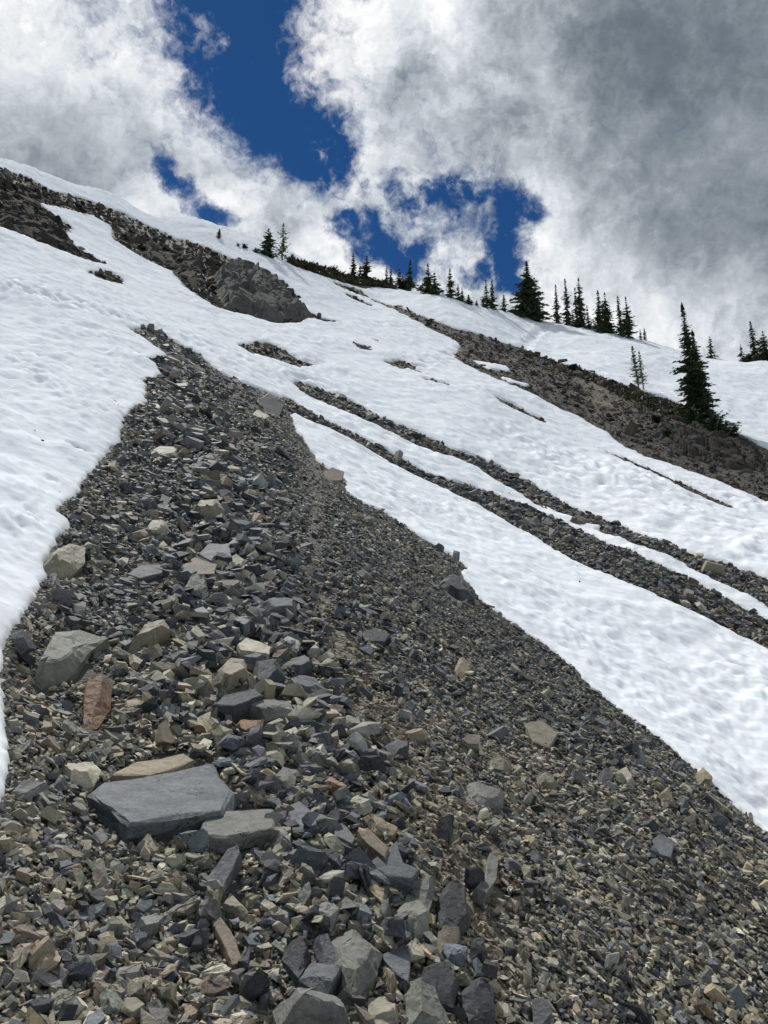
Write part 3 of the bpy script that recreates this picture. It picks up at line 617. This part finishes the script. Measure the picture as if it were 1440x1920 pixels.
def outline_stone(poly, thick, seed, color, label):
    rs = random.Random(seed); pp = P(poly); cu = sum(p[0] for p in pp) / len(pp); cv = sum(p[1] for p in pp) / len(pp)
    vb = max(p[1] for p in pp); p0 = ground_at(cu, cv + .25 * (vb - cv)); dist = p0.length; w = (max(p[0] for p in pp) - min(p[0] for p in pp)) / FPX * dist
    t = thick * w; n = Vector(normal_at(np.array([p0.x]), np.array([p0.y]))[0]); n = (n + Vector((0, 0, .55)) + Vector((rs.uniform(-.12, .12), rs.uniform(-.12, .12), 0))).normalized()
    dc = pix_dir(cu, min(p[1] for p in pp)); 
    for _ in range(30):
        if -dc.dot(n) >= (.42 if thick > .33 else .30): break
        n = (n - dc * .04).normalized()
    pl = p0 + n * (t * (.22 if thick > .33 else .8) + .012)
    ring = []
    for u, v in pp:
        d = pix_dir(u, v); k = pl.dot(n) / d.dot(n); ring.append(d * k)
    c = sum(ring, Vector()) / len(ring)
    for q in ring:                                   # keep depth of the outline within reason
        off = q - c; L = off.length
        if L > 1.25 * w: q -= off * (1 - 1.25 * w / L)
    bm = bmesh.new(); R = []
    dense = []
    for i in range(len(ring)):
        a, b = ring[i], ring[(i + 1) % len(ring)]; m = 2 if (a - b).length > .25 * w else 1
        for j in range(m):
            q = a.lerp(b, j / m); dense.append(q + (Vector((rs.gauss(0, .012), rs.gauss(0, .012), rs.gauss(0, .006))) * w if j else Vector()))
    levels = [(0, 1.0), (-.45 * t, 1.03), (-1.25 * t, 1.0 + rs.uniform(-.08, .06))]
    if thick > .33: levels.insert(0, (w * rs.uniform(.14, .26), rs.uniform(.5, .68)))
    for lv, k in levels:
        if lv > 0:
            sh = Vector((rs.uniform(-.14, .14), -rs.uniform(.02, .10), -.02)) * w; tx, ty = rs.uniform(-.22, .22), rs.uniform(-.22, .22)
            R.append([bm.verts.new((q - c) * k + n * (lv + tx * (q - c).x + ty * (q - c).y) + sh) for q in dense]); continue
        sh = Vector((rs.uniform(-.03, .03), rs.uniform(-.03, .03), 0)) * w * (lv != 0)
        R.append([bm.verts.new((q - c) * k + n * lv + sh + Vector((rs.gauss(0, .008), rs.gauss(0, .008), rs.gauss(0, .006))) * w * (lv != 0)) for q in dense])
    m = len(dense); top = bm.faces.new(R[0])
    for a, b in zip(R, R[1:]):
        for i in range(m): bm.faces.new((a[i], b[i], b[(i + 1) % m], a[(i + 1) % m]))
    bm.faces.new(R[-1][::-1]); bmesh.ops.recalc_face_normals(bm, faces=bm.faces)
    te = list(top.edges)
    bmesh.ops.bevel(bm, geom=te, offset=.018 * w, segments=1, affect='EDGES', profile=.5)
    if thick > .33:                                  # blocks: split the top into tilted facets
        tf = max(bm.faces, key=lambda f: f.calc_center_median().dot(n)); r = bmesh.ops.poke(bm, faces=[tf]); r['verts'][0].co += n * w * rs.uniform(.02, .07) + Vector((rs.uniform(-.12, .12), rs.uniform(-.12, .12), 0)) * w
    bmesh.ops.triangulate(bm, faces=bm.faces)
    bmesh.ops.subdivide_edges(bm, edges=[e for e in bm.edges if e.calc_length() > .2 * w], cuts=2); bmesh.ops.triangulate(bm, faces=bm.faces)
    for v in bm.verts: v.co += Vector((rs.gauss(0, .007), rs.gauss(0, .007), rs.gauss(0, .007))) * w * (1 if thick > .33 else .55)
    me = bpy.data.meshes.new('stone'); bm.to_mesh(me); bm.free(); me.materials.append(M_STONE)
    o = link('stone', me, label=label, category='stone', group='large stones on the scree'); o.location = c
    k = rs.uniform(.72, .95) * (.78 if color in ('pale', 'tan', 'olive') and cu > 640 else 1.35 if label.startswith('largest') else 1); o.color = (*[q * k for q in PAL[color]], 1); hero_px.append((cu, cv, label, w, c.copy(), np.array(pp)))
for i, (poly, color, th, label) in enumerate(HERO): outline_stone(poly, th, 900 + i, color, label)
# ---- the 220 loose stones that show largest become objects of their own; the remainder is rubble
cand = []
for si, s in enumerate(SETS['loose_scree_rubble']):
    vis = (s['px'] > 10) & (s['px'] < 1430) & (s['py'] < 1900) & (s['py'] > 640)
    for i in np.nonzero(vis & (s['size'] / s['r'] > .015))[0]: cand.append((s['size'][i] / s['r'][i], si, i))
cand.sort(reverse=True)
cl = np.array([(h[4].x, h[4].y, h[3]) for h in hero_px])
for s in SETS['loose_scree_rubble']:                  # nothing else lies inside the named stones
    s['drop'] = np.zeros(len(s['x']), bool)
    for hx, hy, hw in cl: s['drop'] |= ((s['x'] - hx) ** 2 + (s['y'] - hy) ** 2) < (.34 * hw) ** 2
    for h in hero_px: 
        m = (np.abs(s['px'] - h[0]) < 200) & (np.abs(s['py'] - h[1]) < 200)
        if m.any(): s['drop'][m] |= sdf_poly(s['px'][m], s['py'][m], h[5]) < 1
    big = s['size'] > .04
    for hx, hy, hw in cl: s['drop'] |= big & (((s['x'] - hx) ** 2 + (s['y'] - hy) ** 2) < (.42 * hw + .3 * s['size']) ** 2)
CW = {'dark': 'dark grey', 'slate': 'blue-grey', 'grey': 'mid-grey', 'olive': 'olive', 'pale': 'pale', 'tan': 'tan', 'brown': 'brown', 'rust': 'rusty', 'black': 'blackish'}
SHORT = {0: 'the largest slab', 2: 'the greenish boulder', 3: 'the rust-stained block', 8: 'the dark heap block', 18: 'the dark gravel-edge block', 25: 'the rusty-topped boulder', 32: 'the star-shaped slab', 35: 'the flaky black boulder',
         39: 'the slab on edge', 44: 'the box-shaped block', 46: 'the dark pyramid stone', 52: 'the upright tan stone', 53: 'the snow-notch boulder', 55: 'the olive snow-edge boulder', 58: 'the broad olive boulder', 62: 'the wide slate block', 57: 'the pale crest stone', 68: 'the dark rim slab'}
picked = []; rs = random.Random(5)
for a, si, i in cand:
    s = SETS['loose_scree_rubble'][si]
    if s['drop'][i] or len(picked) >= 215: continue
    s['drop'][i] = True; me, kind = LARGE[rs.randrange(len(LARGE))]
    o = link('stone', me, category='stone', group='loose stones of the scree mound')
    Rm = Matrix([list(map(float, s['R'][i][k])) for k in range(3)]); o.rotation_mode = 'QUATERNION'; o.rotation_quaternion = Rm.to_quaternion()
    S = s['S'][i]; o.scale = (S[0] * 1.05, S[1] * 1.05, S[2]); o.location = (s['x'][i], s['y'][i], s['z'][i]); o.color = (*map(float, s['C'][i]), 1)
    px, py = float(s['px'][i]), float(s['py'][i])
    k = min(SHORT, key=lambda q: (hero_px[q][0] - px) ** 2 + (hero_px[q][1] - py) ** 2); du, dv = px - hero_px[k][0], py - hero_px[k][1]
    side = ('downhill of' if dv > 0 else 'uphill of') if abs(dv) > abs(du) * .8 else ('on the gully side of' if du > 0 else 'on the snowbank side of')
    picked.append(((CW[s['names'][i]], {'slab': 'flat stone', 'block': 'blocky stone', 'shard': 'pointed stone'}[kind], side, SHORT[k]), math.hypot(du, dv), o))
ORD = ['', 'second', 'third', 'fourth', 'fifth', 'sixth', 'seventh', 'eighth', 'ninth', 'tenth', 'eleventh', 'twelfth']
by = {}
for key, dist, o in picked: by.setdefault(key, []).append((dist, o))
for key, lst in by.items():
    lst.sort(key=lambda q: q[0])
    for j, (_, o) in enumerate(lst): o['label'] = (ORD[min(j, 11)] + ' ' if j else ('first ' if len(lst) > 1 else '')) + f'{key[0]} {key[1]} {key[2]} {key[3]}'
LAB = {'loose_scree_rubble': ('grey and tan slate fragments covering the scree mound', M_SCREE), 'gully_band_rubble': ('dark rubble in two bands between the snow strips', M_SCREE), 'ridge_rubble': ('brown and grey rubble on the far rocky ground', M_FAR)}
for nm, lst in SETS.items():
    VV, FF, CC, off = [], [], [], 0
    for s in lst:
        keep = ~s['drop'] if 'drop' in s else np.ones(len(s['x']), bool)
        for t, (tv, tf, _) in enumerate(SMALL):
            m = np.nonzero(keep & (s['t'] == t))[0]
            if not len(m): continue
            v = np.einsum('nij,nkj->nki', s['R'][m], tv[None] * s['S'][m][:, None]) + np.stack([s['x'][m], s['y'][m], s['z'][m]], -1)[:, None]
            VV.append(v.reshape(-1, 3)); FF.append((tf[None] + (np.arange(len(m)) * len(tv))[:, None, None] + off).reshape(-1, 3)); CC.append(np.repeat(s['C'][m], len(tv), 0)); off += len(m) * len(tv)
    FFa = np.concatenate(FF); print(nm, len(FFa), 'triangles')
    link(nm, mesh_np(nm, np.concatenate(VV), FFa, LAB[nm][1], False, np.concatenate(CC)), kind='stuff', label=LAB[nm][0], category='rubble')

def snow_debris():
    rng = np.random.default_rng(77); n = 420; u = rng.uniform(0, 1440, n); v = rng.uniform(480, 1400, n); th, rho = ground_lp(u, v); r = np.exp(rho); sd = sd_fast(th, rho)
    near = np.exp(-np.clip(sd, 0, 1) / .03); ok = (sd > .004) & (rng.uniform(0, 1, n) < .22 + .6 * near) & (r < 110); th, rho, r, sd = th[ok], rho[ok], r[ok], sd[ok]
    x, y = r * np.sin(th), r * np.cos(th); t = np.clip(.0032 * r, .035, .14); z = height(x, y) + t * (1 - np.exp(-sd * r * 1.6 / t)) + .01
    m = len(x); size = .0028 * r * np.exp(rng.normal(0, .5, m)); R = rot_batch(m, normal_at(x, y), .4, rng); VV, FF, CC, off = [], [], [], 0
    for i in range(m):
        tv, tf, _ = SMALL[i % len(SMALL)]; VV.append((tv * size[i] * np.array([1, .8, .8])) @ R[i].T + np.array([x[i], y[i], z[i]])); FF.append(tf + off); off += len(tv); CC.append(np.tile(np.array(PAL['dark']) * rng.uniform(.6, 1.4), (len(tv), 1)))
    link('snow_debris', mesh_np('snow_debris', np.concatenate(VV), np.concatenate(FF), M_SCREE, False, np.concatenate(CC)), kind='stuff', label='tiny dark stone chips strewn over the snow surface', category='debris')
snow_debris()
# ------------------------------------------------------------------ rock outcrops: each a thing of blocks
CRAGBLK = []
for i in range(12):
    rs = random.Random(700 + i); pts = hull_points(rs, ('block', 'shard', 'slab', 'block')[i % 4]); bm = rough_bm(hull_bm(pts), rs, .03, .022)
    me = bpy.data.meshes.new('rock_block'); bm.to_mesh(me); bm.free(); me.materials.append(M_CRAG); CRAGBLK.append(me)
def outcrop(label, pix, count, size_px, colors, seed, tall=1.0, lean=(0, 0), body=0):
    rs = random.Random(seed); pp = P(pix); lo = [min(p[k] for p in pp) for k in (0, 1)]; hi = [max(p[k] for p in pp) for k in (0, 1)]
    base = ground_at(sum(p[0] for p in pp) / len(pp), sum(p[1] for p in pp) / len(pp))
    root = bpy.data.objects.new('rock_outcrop', None); COL.objects.link(root); root.location = base; root['label'] = label; root['category'] = 'outcrop'; root['group'] = 'rock outcrops on the slope'
    arr = np.array(pp); n = 0
    if body:
        rg = np.random.default_rng(seed); th, rho = outline_lp(pp).T; gx, gy = np.exp(rho) * np.sin(th), np.exp(rho) * np.cos(th); gp = np.stack([gx, gy], 1)
        ex = max(np.ptp(gx), np.ptp(gy)); nx = 130; ax = np.linspace(gx.min() - .02 * ex, gx.max() + .02 * ex, nx); ny = int(nx * np.ptp(gy) / max(np.ptp(gx), .1)) + 8; ny = min(max(ny, 30), 200)
        ay = np.linspace(gy.min() - .02 * ex, gy.max() + .02 * ex, ny); A, B = np.meshgrid(ax, ay, indexing='ij'); d = -sdf_poly(A, B, gp)
        sc = base.length / FPX; ns = int(count * 4.5); seeds = np.stack([rg.uniform(gx.min(), gx.max(), ns), rg.uniform(gy.min(), gy.max(), ns)], 1)
        wob = .25 * sc * size_px[1]; A2, B2 = A + wob * fbm(A / (wob * 3), B / (wob * 3), 3), B + wob * fbm(A / (wob * 3) + 9, B / (wob * 3), 3)
        D = (A2[..., None] - seeds[:, 0]) ** 2 + ((B2[..., None] - seeds[:, 1]) * .55) ** 2; o2 = np.argsort(D, -1)[..., :2]; i1 = o2[..., 0]; dd = np.sqrt(np.take_along_axis(D, o2, -1))
        tl = rg.normal(0, .40, (ns, 2)); offs = rg.uniform(-.6, .8, ns) * sc * size_px[1] * .26
        hh = offs[i1] + tl[i1, 0] * (A - seeds[i1, 0]) + tl[i1, 1] * (B - seeds[i1, 1]); gapw = dd[..., 1] - dd[..., 0]
        cap = np.clip(d / (sc * 16), 0, 1); hh = (hh * .8 + body * sc) * cap - .8 * sc * size_px[0] * .6 * np.exp(-gapw / (sc * 1.2)) * cap + .12 * sc * size_px[0] * fbm(A / (sc * 8), B / (sc * 8), 3)
        Zb = height(A, B) + np.where(d > 0, hh, -.3) - .05; ii = np.arange(nx * ny).reshape(nx, ny)
        q = np.stack([ii[:-1, :-1], ii[1:, :-1], ii[1:, 1:], ii[:-1, 1:]], -1)[cellmax(d) > 0]
        vb, qb, _ = compact(np.stack([A, B, Zb], -1).reshape(-1, 3) - np.array(base), q)
        bo = link('rock_body', mesh_np('rock_body', vb, qb, M_CRAG), root); c = PAL[colors[0]]; bo.color = (*c, 1)
        count = int(count * .45)
    while n < count:
        u, v = rs.uniform(lo[0], hi[0]), rs.uniform(lo[1], hi[1])
        if sdf_poly(np.array([u]), np.array([v]), arr)[0] > -2: continue
        p = ground_at(u, v); s = rs.uniform(*size_px) / FPX * p.length
        o = bpy.data.objects.new('rock_block', CRAGBLK[rs.randrange(len(CRAGBLK))]); COL.objects.link(o); o.parent = root
        o.location = p - base + Vector((0, 0, s * .1 * tall)); o.rotation_euler = (lean[0] + rs.gauss(0, .3), lean[1] + rs.gauss(0, .3), rs.uniform(0, 6.28) if tall < 1.2 else rs.gauss(.4, .5))
        o.scale = (s, s * rs.uniform(.7, 1.1), s * tall * rs.uniform(.8, 1.2)); c = PAL[rs.choice(colors)]; k = rs.uniform(.8, 1.2); o.color = (c[0] * k, c[1] * k, c[2] * k, 1); n += 1
PAL['crag'] = (.090, .088, .083); PAL['cragdark'] = (.054, .050, .045); PAL['deep'] = (.034, .031, .028)
outcrop('grey cracked crag standing out of the snow below the skyline', "398,520 420,498 450,500 500,520 540,545 575,585 590,598 540,604 500,604 455,588 420,580 400,555", 80, (9, 34), ['crag', 'crag', 'cragdark', 'crag'], 31, 1.0, (-.4, .2), body=24)
outcrop('brown slabby rock spilling down behind the grey crag', "215,444 260,438 330,472 400,497 440,510 400,520 395,562 340,524 280,487", 50, (10, 36), ['cragdark', 'deep', 'crag', 'cragdark'], 32, .4, body=2)
outcrop('dark rock rib along the top of the upper snow', "-10,332 50,350 110,378 200,406 250,426 215,432 170,404 100,384 40,376 -10,356", 60, (9, 30), ['deep', 'deep', 'cragdark'], 33, .45, body=3)
outcrop('dark jagged rocks reaching down to a point in the snow', "-10,360 70,382 128,430 110,445 165,480 198,496 130,474 60,448 -10,420", 60, (10, 32), ['deep', 'cragdark', 'cragdark', 'crag'], 34, .6, body=8)
outcrop('blocky grey outcrop below the leaning fir', "1225,800 1290,800 1350,815 1440,860 1440,885 1370,880 1320,868 1270,850 1230,828", 44, (14, 40), ['cragdark', 'crag', 'dark', 'cragdark'], 35, .8, body=10)
outcrop('low rocks on the ridge beside the bare tan soil', "1000,690 1060,715 1100,735 1120,770 1180,790 1230,815 1220,840 1140,790 1040,745 990,710", 40, (7, 20), ['cragdark', 'brown', 'deep', 'crag'], 36, .8)
outcrop('small cluster of rocks alone in the upper snow', "160,511 200,511 230,525 226,533 196,524", 12, (8, 20), ['deep', 'cragdark', 'crag'], 37, .8)

# ------------------------------------------------------------------ trees
def conifer(u, v, vtop, wpx, label, mat, seed, style='fir', lean=0.0, name='fir_tree', group='trees along the skyline'):
    rs = random.Random(seed); base = snow_or_ground(u, v); D = base.length; px = D / FPX
    H = (v - vtop) * px * 1.02; Wd = wpx * px * .5; base.z -= H * .02
    root = bpy.data.objects.new(name, None); COL.objects.link(root); root.location = base; root['label'] = label; root['category'] = 'tree'; root['group'] = group
    bend = Vector((lean * H, 0, 0))
    def spine(t): return Vector((0, 0, H * t)) + bend * (t ** 1.4)
    V_, F_ = [], []; r0 = max(.018 * H, .06); k = 7; segs = 8
    for i in range(segs + 1):
        t = i / segs; c = spine(t); rr = r0 * (1 - .93 * t)
        for j in range(k): a = 6.283 * j / k; V_.append((c.x + rr * math.cos(a), c.y + rr * math.sin(a), c.z - (.3 if i == 0 else 0)))
    for i in range(segs):
        for j in range(k): F_.append((i * k + j, i * k + (j + 1) % k, (i + 1) * k + (j + 1) % k, (i + 1) * k + j))
    link('trunk', mesh_np('trunk', np.array(V_), np.array(F_), M_BARK, True), root)
    V_, F_ = [], []
    def tri(a, b, c): n = len(V_); V_.extend((a[:], b[:], c[:])); F_.append((n, n + 1, n + 2))
    big = wpx > 40; whorls = int(max(14, min(60, (v - vtop) * (.34 if not big else .30)))); t0 = .04 if style == 'fir' else .16
    nb = 9 if style == 'fir' else 6
    if style == 'shrub': whorls, nb, t0 = 9, 9, 0.0
    shape_p = rs.uniform(.7, .95)
    for w in range(whorls):
        t = t0 + (1 - t0) * (w + rs.random() * .7) / whorls
        if t > .985: continue
        env = (1 - t) ** shape_p * (1.0 if t > .14 else .72 + 2 * t) if style != 'shrub' else math.sqrt(max(0, 1 - t * t))
        env = max(env, .045); gap = rs.uniform(.5, 1.15)
        for b in range(nb):
            if style == 'larch' and rs.random() < .12: continue
            a = rs.uniform(0, 6.283); L = Wd * env * gap * rs.uniform(.6, 1.18)
            if style == 'fir' and rs.random() < .06: L *= 1.3
            dirv = Vector((math.cos(a), math.sin(a), 0)); c = spine(t); droop = rs.uniform(-.45, -.12) if style == 'fir' else rs.uniform(-.1, .35)
            if style == 'shrub': droop = rs.uniform(.0, .5)
            side = Vector((-dirv.y, dirv.x, 0)); m = 4 if not big else 6
            if style == 'larch': m = 5
            sz = max(L * (.34 if style != 'larch' else .2), (.10 if not big else .05) * Wd + .035) * (1 if t < .8 else .75)
            if style == 'larch':
                e = c + dirv * L + Vector((0, 0, droop * L)); tri(c + Vector((0, 0, .02)), c - Vector((0, 0, .02)), e)
            for q in range(m):
                f = (q + rs.uniform(.2, 1)) / m; p = c + dirv * (L * f) + Vector((0, 0, droop * L * f + .12 * L * f * f))
                wd = sz * (1.15 - .75 * f) * rs.uniform(.7, 1.3); ang = rs.uniform(-.9, .9)
                s2 = side * math.cos(ang) + Vector((0, 0, math.sin(ang)))
                tip = p + dirv * wd * rs.uniform(.7, 1.4) + Vector((0, 0, rs.uniform(-.5, .12) * wd)) + side * rs.uniform(-.5, .5) * wd
                tri(p - s2 * wd * .6 - dirv * wd * .2, p + s2 * wd * .6 - dirv * wd * .2, tip)
                if style != 'larch': tri(p + Vector((0, 0, wd * .3)), p - dirv * wd * .5 - side * wd * .3, p + dirv * wd * .9 - Vector((0, 0, wd * .45)))
    tp = spine(1.0)
    for q in range(6):
        a = rs.uniform(0, 6.28); o = Vector((math.cos(a), math.sin(a), 0)) * max(.02 * H, .05); tri(spine(.93) + o, spine(.93) - o, tp + Vector((0, 0, .01 * H)))
    link('crown', mesh_np('crown', np.array(V_), np.array(F_), mat), root)
    return root
TREES = [
 (410, 450, 429, 11, 'small lone fir on the uphill snow skyline', 'f'), (458, 468, 457, 10, 'tiny pale bush before the skyline fir and larch', 's'), (446, 463, 457, 6, 'tiniest tuft on the snow skyline', 's'), (480, 476, 465, 10, 'small bush at the foot of the skyline fir', 's'),
 (502, 483, 424, 31, 'dense dark fir standing beside the feathery larch', 'f'), (529, 488, 412, 36, 'feathery open larch on the skyline', 'l'), (548, 490, 474, 12, 'low shrub at the foot of the larch', 's'),
 (625, 512, 500, 17, 'bushy shrub on the heather brow', 's'), (607, 508, 501, 9, 'little shrub on the heather brow', 's'),
 (662, 520, 467, 17, 'narrow fir at the end of the heather brow', 'f'), (675, 522, 491, 14, 'short fir between the narrow and the bushy fir', 'f'), (687, 527, 475, 38, 'bushy wide fir at the end of the heather brow', 'f'),
 (725, 533, 494, 14, 'slim fir starting the skyline row', 'f'), (733, 535, 491, 15, 'second slim fir of the skyline row', 'f'), (749, 539, 497, 19, 'stout short fir beside the ragged-topped fir', 'f'), (768, 543, 476, 21, 'ragged fir with a blunt clubbed top', 'f'), (757, 542, 524, 30, 'dark undergrowth bush below the ragged fir', 's'),
 (803, 553, 489, 28, 'tall leader of the paired skyline firs', 'f'), (816, 556, 508, 24, 'shorter partner of the paired skyline firs', 'f'), (789, 549, 536, 12, 'low bush before the paired firs', 's'),
 (845, 563, 500, 21, 'single open fir after the paired firs', 'f'), (860, 567, 531, 15, 'first of three dwindling small firs', 'f'), (867, 569, 539, 13, 'second of three dwindling small firs', 'f'), (879, 573, 552, 16, 'last of three dwindling small firs', 'f'), (894, 577, 563, 8, 'tiny fir in the gap of the row', 'f'),
 (913, 581, 521, 17, 'slender fir of the twin tops', 'f'), (924, 584, 524, 21, 'brown-skirted fir of the twin tops', 'f'), (907, 580, 559, 12, 'shrub at the foot of the twin tops', 's'), (946, 587, 550, 17, 'small cone-shaped fir before the biggest skyline fir', 'f'),
 (993, 600, 481, 58, 'biggest broad fir on the skyline', 'f'),
 (1046, 609, 528, 19, 'thin spire fir next to the biggest fir', 'f'), (1065, 613, 517, 24, 'tall spire fir second from the biggest fir', 'f'), (1075, 616, 576, 11, 'short fir nestled by the tall spire', 'f'),
 (1091, 618, 515, 27, 'tallest spire of the middle group', 'f'), (1083, 616, 535, 18, 'spire leaning on the tallest spire', 'f'), (1104, 621, 572, 16, 'short skirt fir of the tallest spire', 'f'), (1117, 622, 608, 12, 'tiny shrub between spire groups', 's'),
 (1127, 626, 541, 22, 'narrower of two joined spires', 'f'), (1140, 629, 545, 26, 'wider of two joined spires', 'f'), (1166, 633, 552, 20, 'slim spire of the last joined spires', 'f'), (1180, 637, 553, 26, 'broader spire of the last joined spires', 'f'),
 (1202, 640, 618, 9, 'tiny fir after the last spires', 'f'), (1210, 641, 616, 11, 'slightly larger tiny fir after the last spires', 'f'),
 (1334, 662, 619, 18, 'isolated dark fir on the snow rim beyond the leaning fir', 'f'), (1392, 674, 640, 13, 'small fir at the rim beside the yellowish tree', 'f'), (1418, 678, 602, 25, 'thin dark fir at the rim beside the yellowish tree', 'f'), (1438, 682, 622, 34, 'yellowish green tree at the frame edge', 'o'), (1405, 677, 662, 18, 'low bush at the rim', 's'),
]
for i, (u, v, vt, w, lab, st) in enumerate(TREES):
    conifer(u, v, vt, w * 1.55, lab, {'f': M_FIR, 's': M_HEATH, 'l': M_LARCH, 'o': M_OLIVE}[st], 300 + i, {'f': 'fir', 's': 'shrub', 'l': 'larch', 'o': 'fir'}[st], 0 if i % 3 else random.Random(i).uniform(-.03, .03), {'s': 'shrub', 'l': 'larch_tree'}.get(st, 'fir_tree'))
G2 = 'trees on the rocky ridge'
conifer(1312, 796, 562, 80, 'tall leaning fir on the rocky ridge, the largest tree', M_FIR, 401, 'fir', -.035, 'fir_tree', G2)
conifer(1328, 800, 616, 54, 'second stem of the tall leaning fir, behind its downhill side', M_FIR, 402, 'fir', -.05, 'fir_tree', G2)
conifer(1342, 818, 780, 66, 'dark low fir thicket at the foot of the leaning fir', M_FIR, 403, 'shrub', 0, 'shrub', G2)
conifer(1300, 800, 765, 44, 'dense skirt bush under the leaning fir', M_FIR, 404, 'shrub', 0, 'shrub', G2)
conifer(1378, 822, 795, 30, 'creeping fir bush at the downhill tip of the thicket', M_FIR, 405, 'shrub', 0, 'shrub', G2)
conifer(1198, 732, 646, 40, 'sparse young larch with bare twigs on the ridge', M_LARCH, 406, 'larch', -.06, 'larch_tree', G2)
conifer(1207, 732, 657, 32, 'fuller young larch beside its sparse twin', M_LARCH, 407, 'larch', -.03, 'larch_tree', G2)
conifer(1087, 697, 684, 11, 'tiny shrub on the crest of the ridge', M_HEATH, 408, 'shrub', 0, 'shrub', G2)
conifer(1253, 822, 803, 28, 'low green bush among the ridge rocks', M_FIR, 409, 'shrub', 0, 'shrub', G2)
conifer(1232, 795, 778, 36, 'flat juniper bush beside the ridge rocks', M_HEATH, 410, 'shrub', 0, 'shrub', G2)
# ------------------------------------------------------------------ heather mats (nobody could count the sprigs)
def heather(name, label, pix, count, size, seed):
    rs = random.Random(seed); pp = np.array(P(pix)); lo, hi = pp.min(0), pp.max(0); V_, F_ = [], []
    rng = np.random.default_rng(seed); uv = rng.uniform(lo, hi, (count * 4, 2)); uv = uv[sdf_poly(uv[:, 0], uv[:, 1], pp) < 0][:count]
    th, rho = ground_lp(uv[:, 0], uv[:, 1]); r = np.exp(rho); x, y = r * np.sin(th), r * np.cos(th); z = height(x, y)
    for i in range(len(x)):
        for q in range(4):
            s = size * rs.uniform(.6, 1.5); a = rs.uniform(0, 6.28); c = Vector((x[i] + rs.gauss(0, size), y[i] + rs.gauss(0, size), z[i] - .03 + rs.random() * size)); d = Vector((math.cos(a), math.sin(a), 0)) * s
            n = len(V_); V_ += [(c - d)[:], (c + d)[:], (c + Vector((rs.gauss(0, s), rs.gauss(0, s), s * rs.uniform(.5, 1.6))))[:]]; F_.append((n, n + 1, n + 2))
    link(name, mesh_np(name, np.array(V_), np.array(F_), M_HEATH), kind='stuff', label=label, category='heather')
heather('ridge_heather_undergrowth', 'dark green heather mat along the crest of the rocky ridge', "1020,676 1104,697 1144,714 1212,737 1275,760 1310,778 1290,790 1230,772 1170,748 1120,722 1060,700", 2400, .09, 61)
heather('brow_heather_undergrowth', 'brown heather strip along the skyline brow', "538,487 600,502 660,515 742,538 742,543 700,538 640,530 590,513 545,496", 2200, .22, 62)
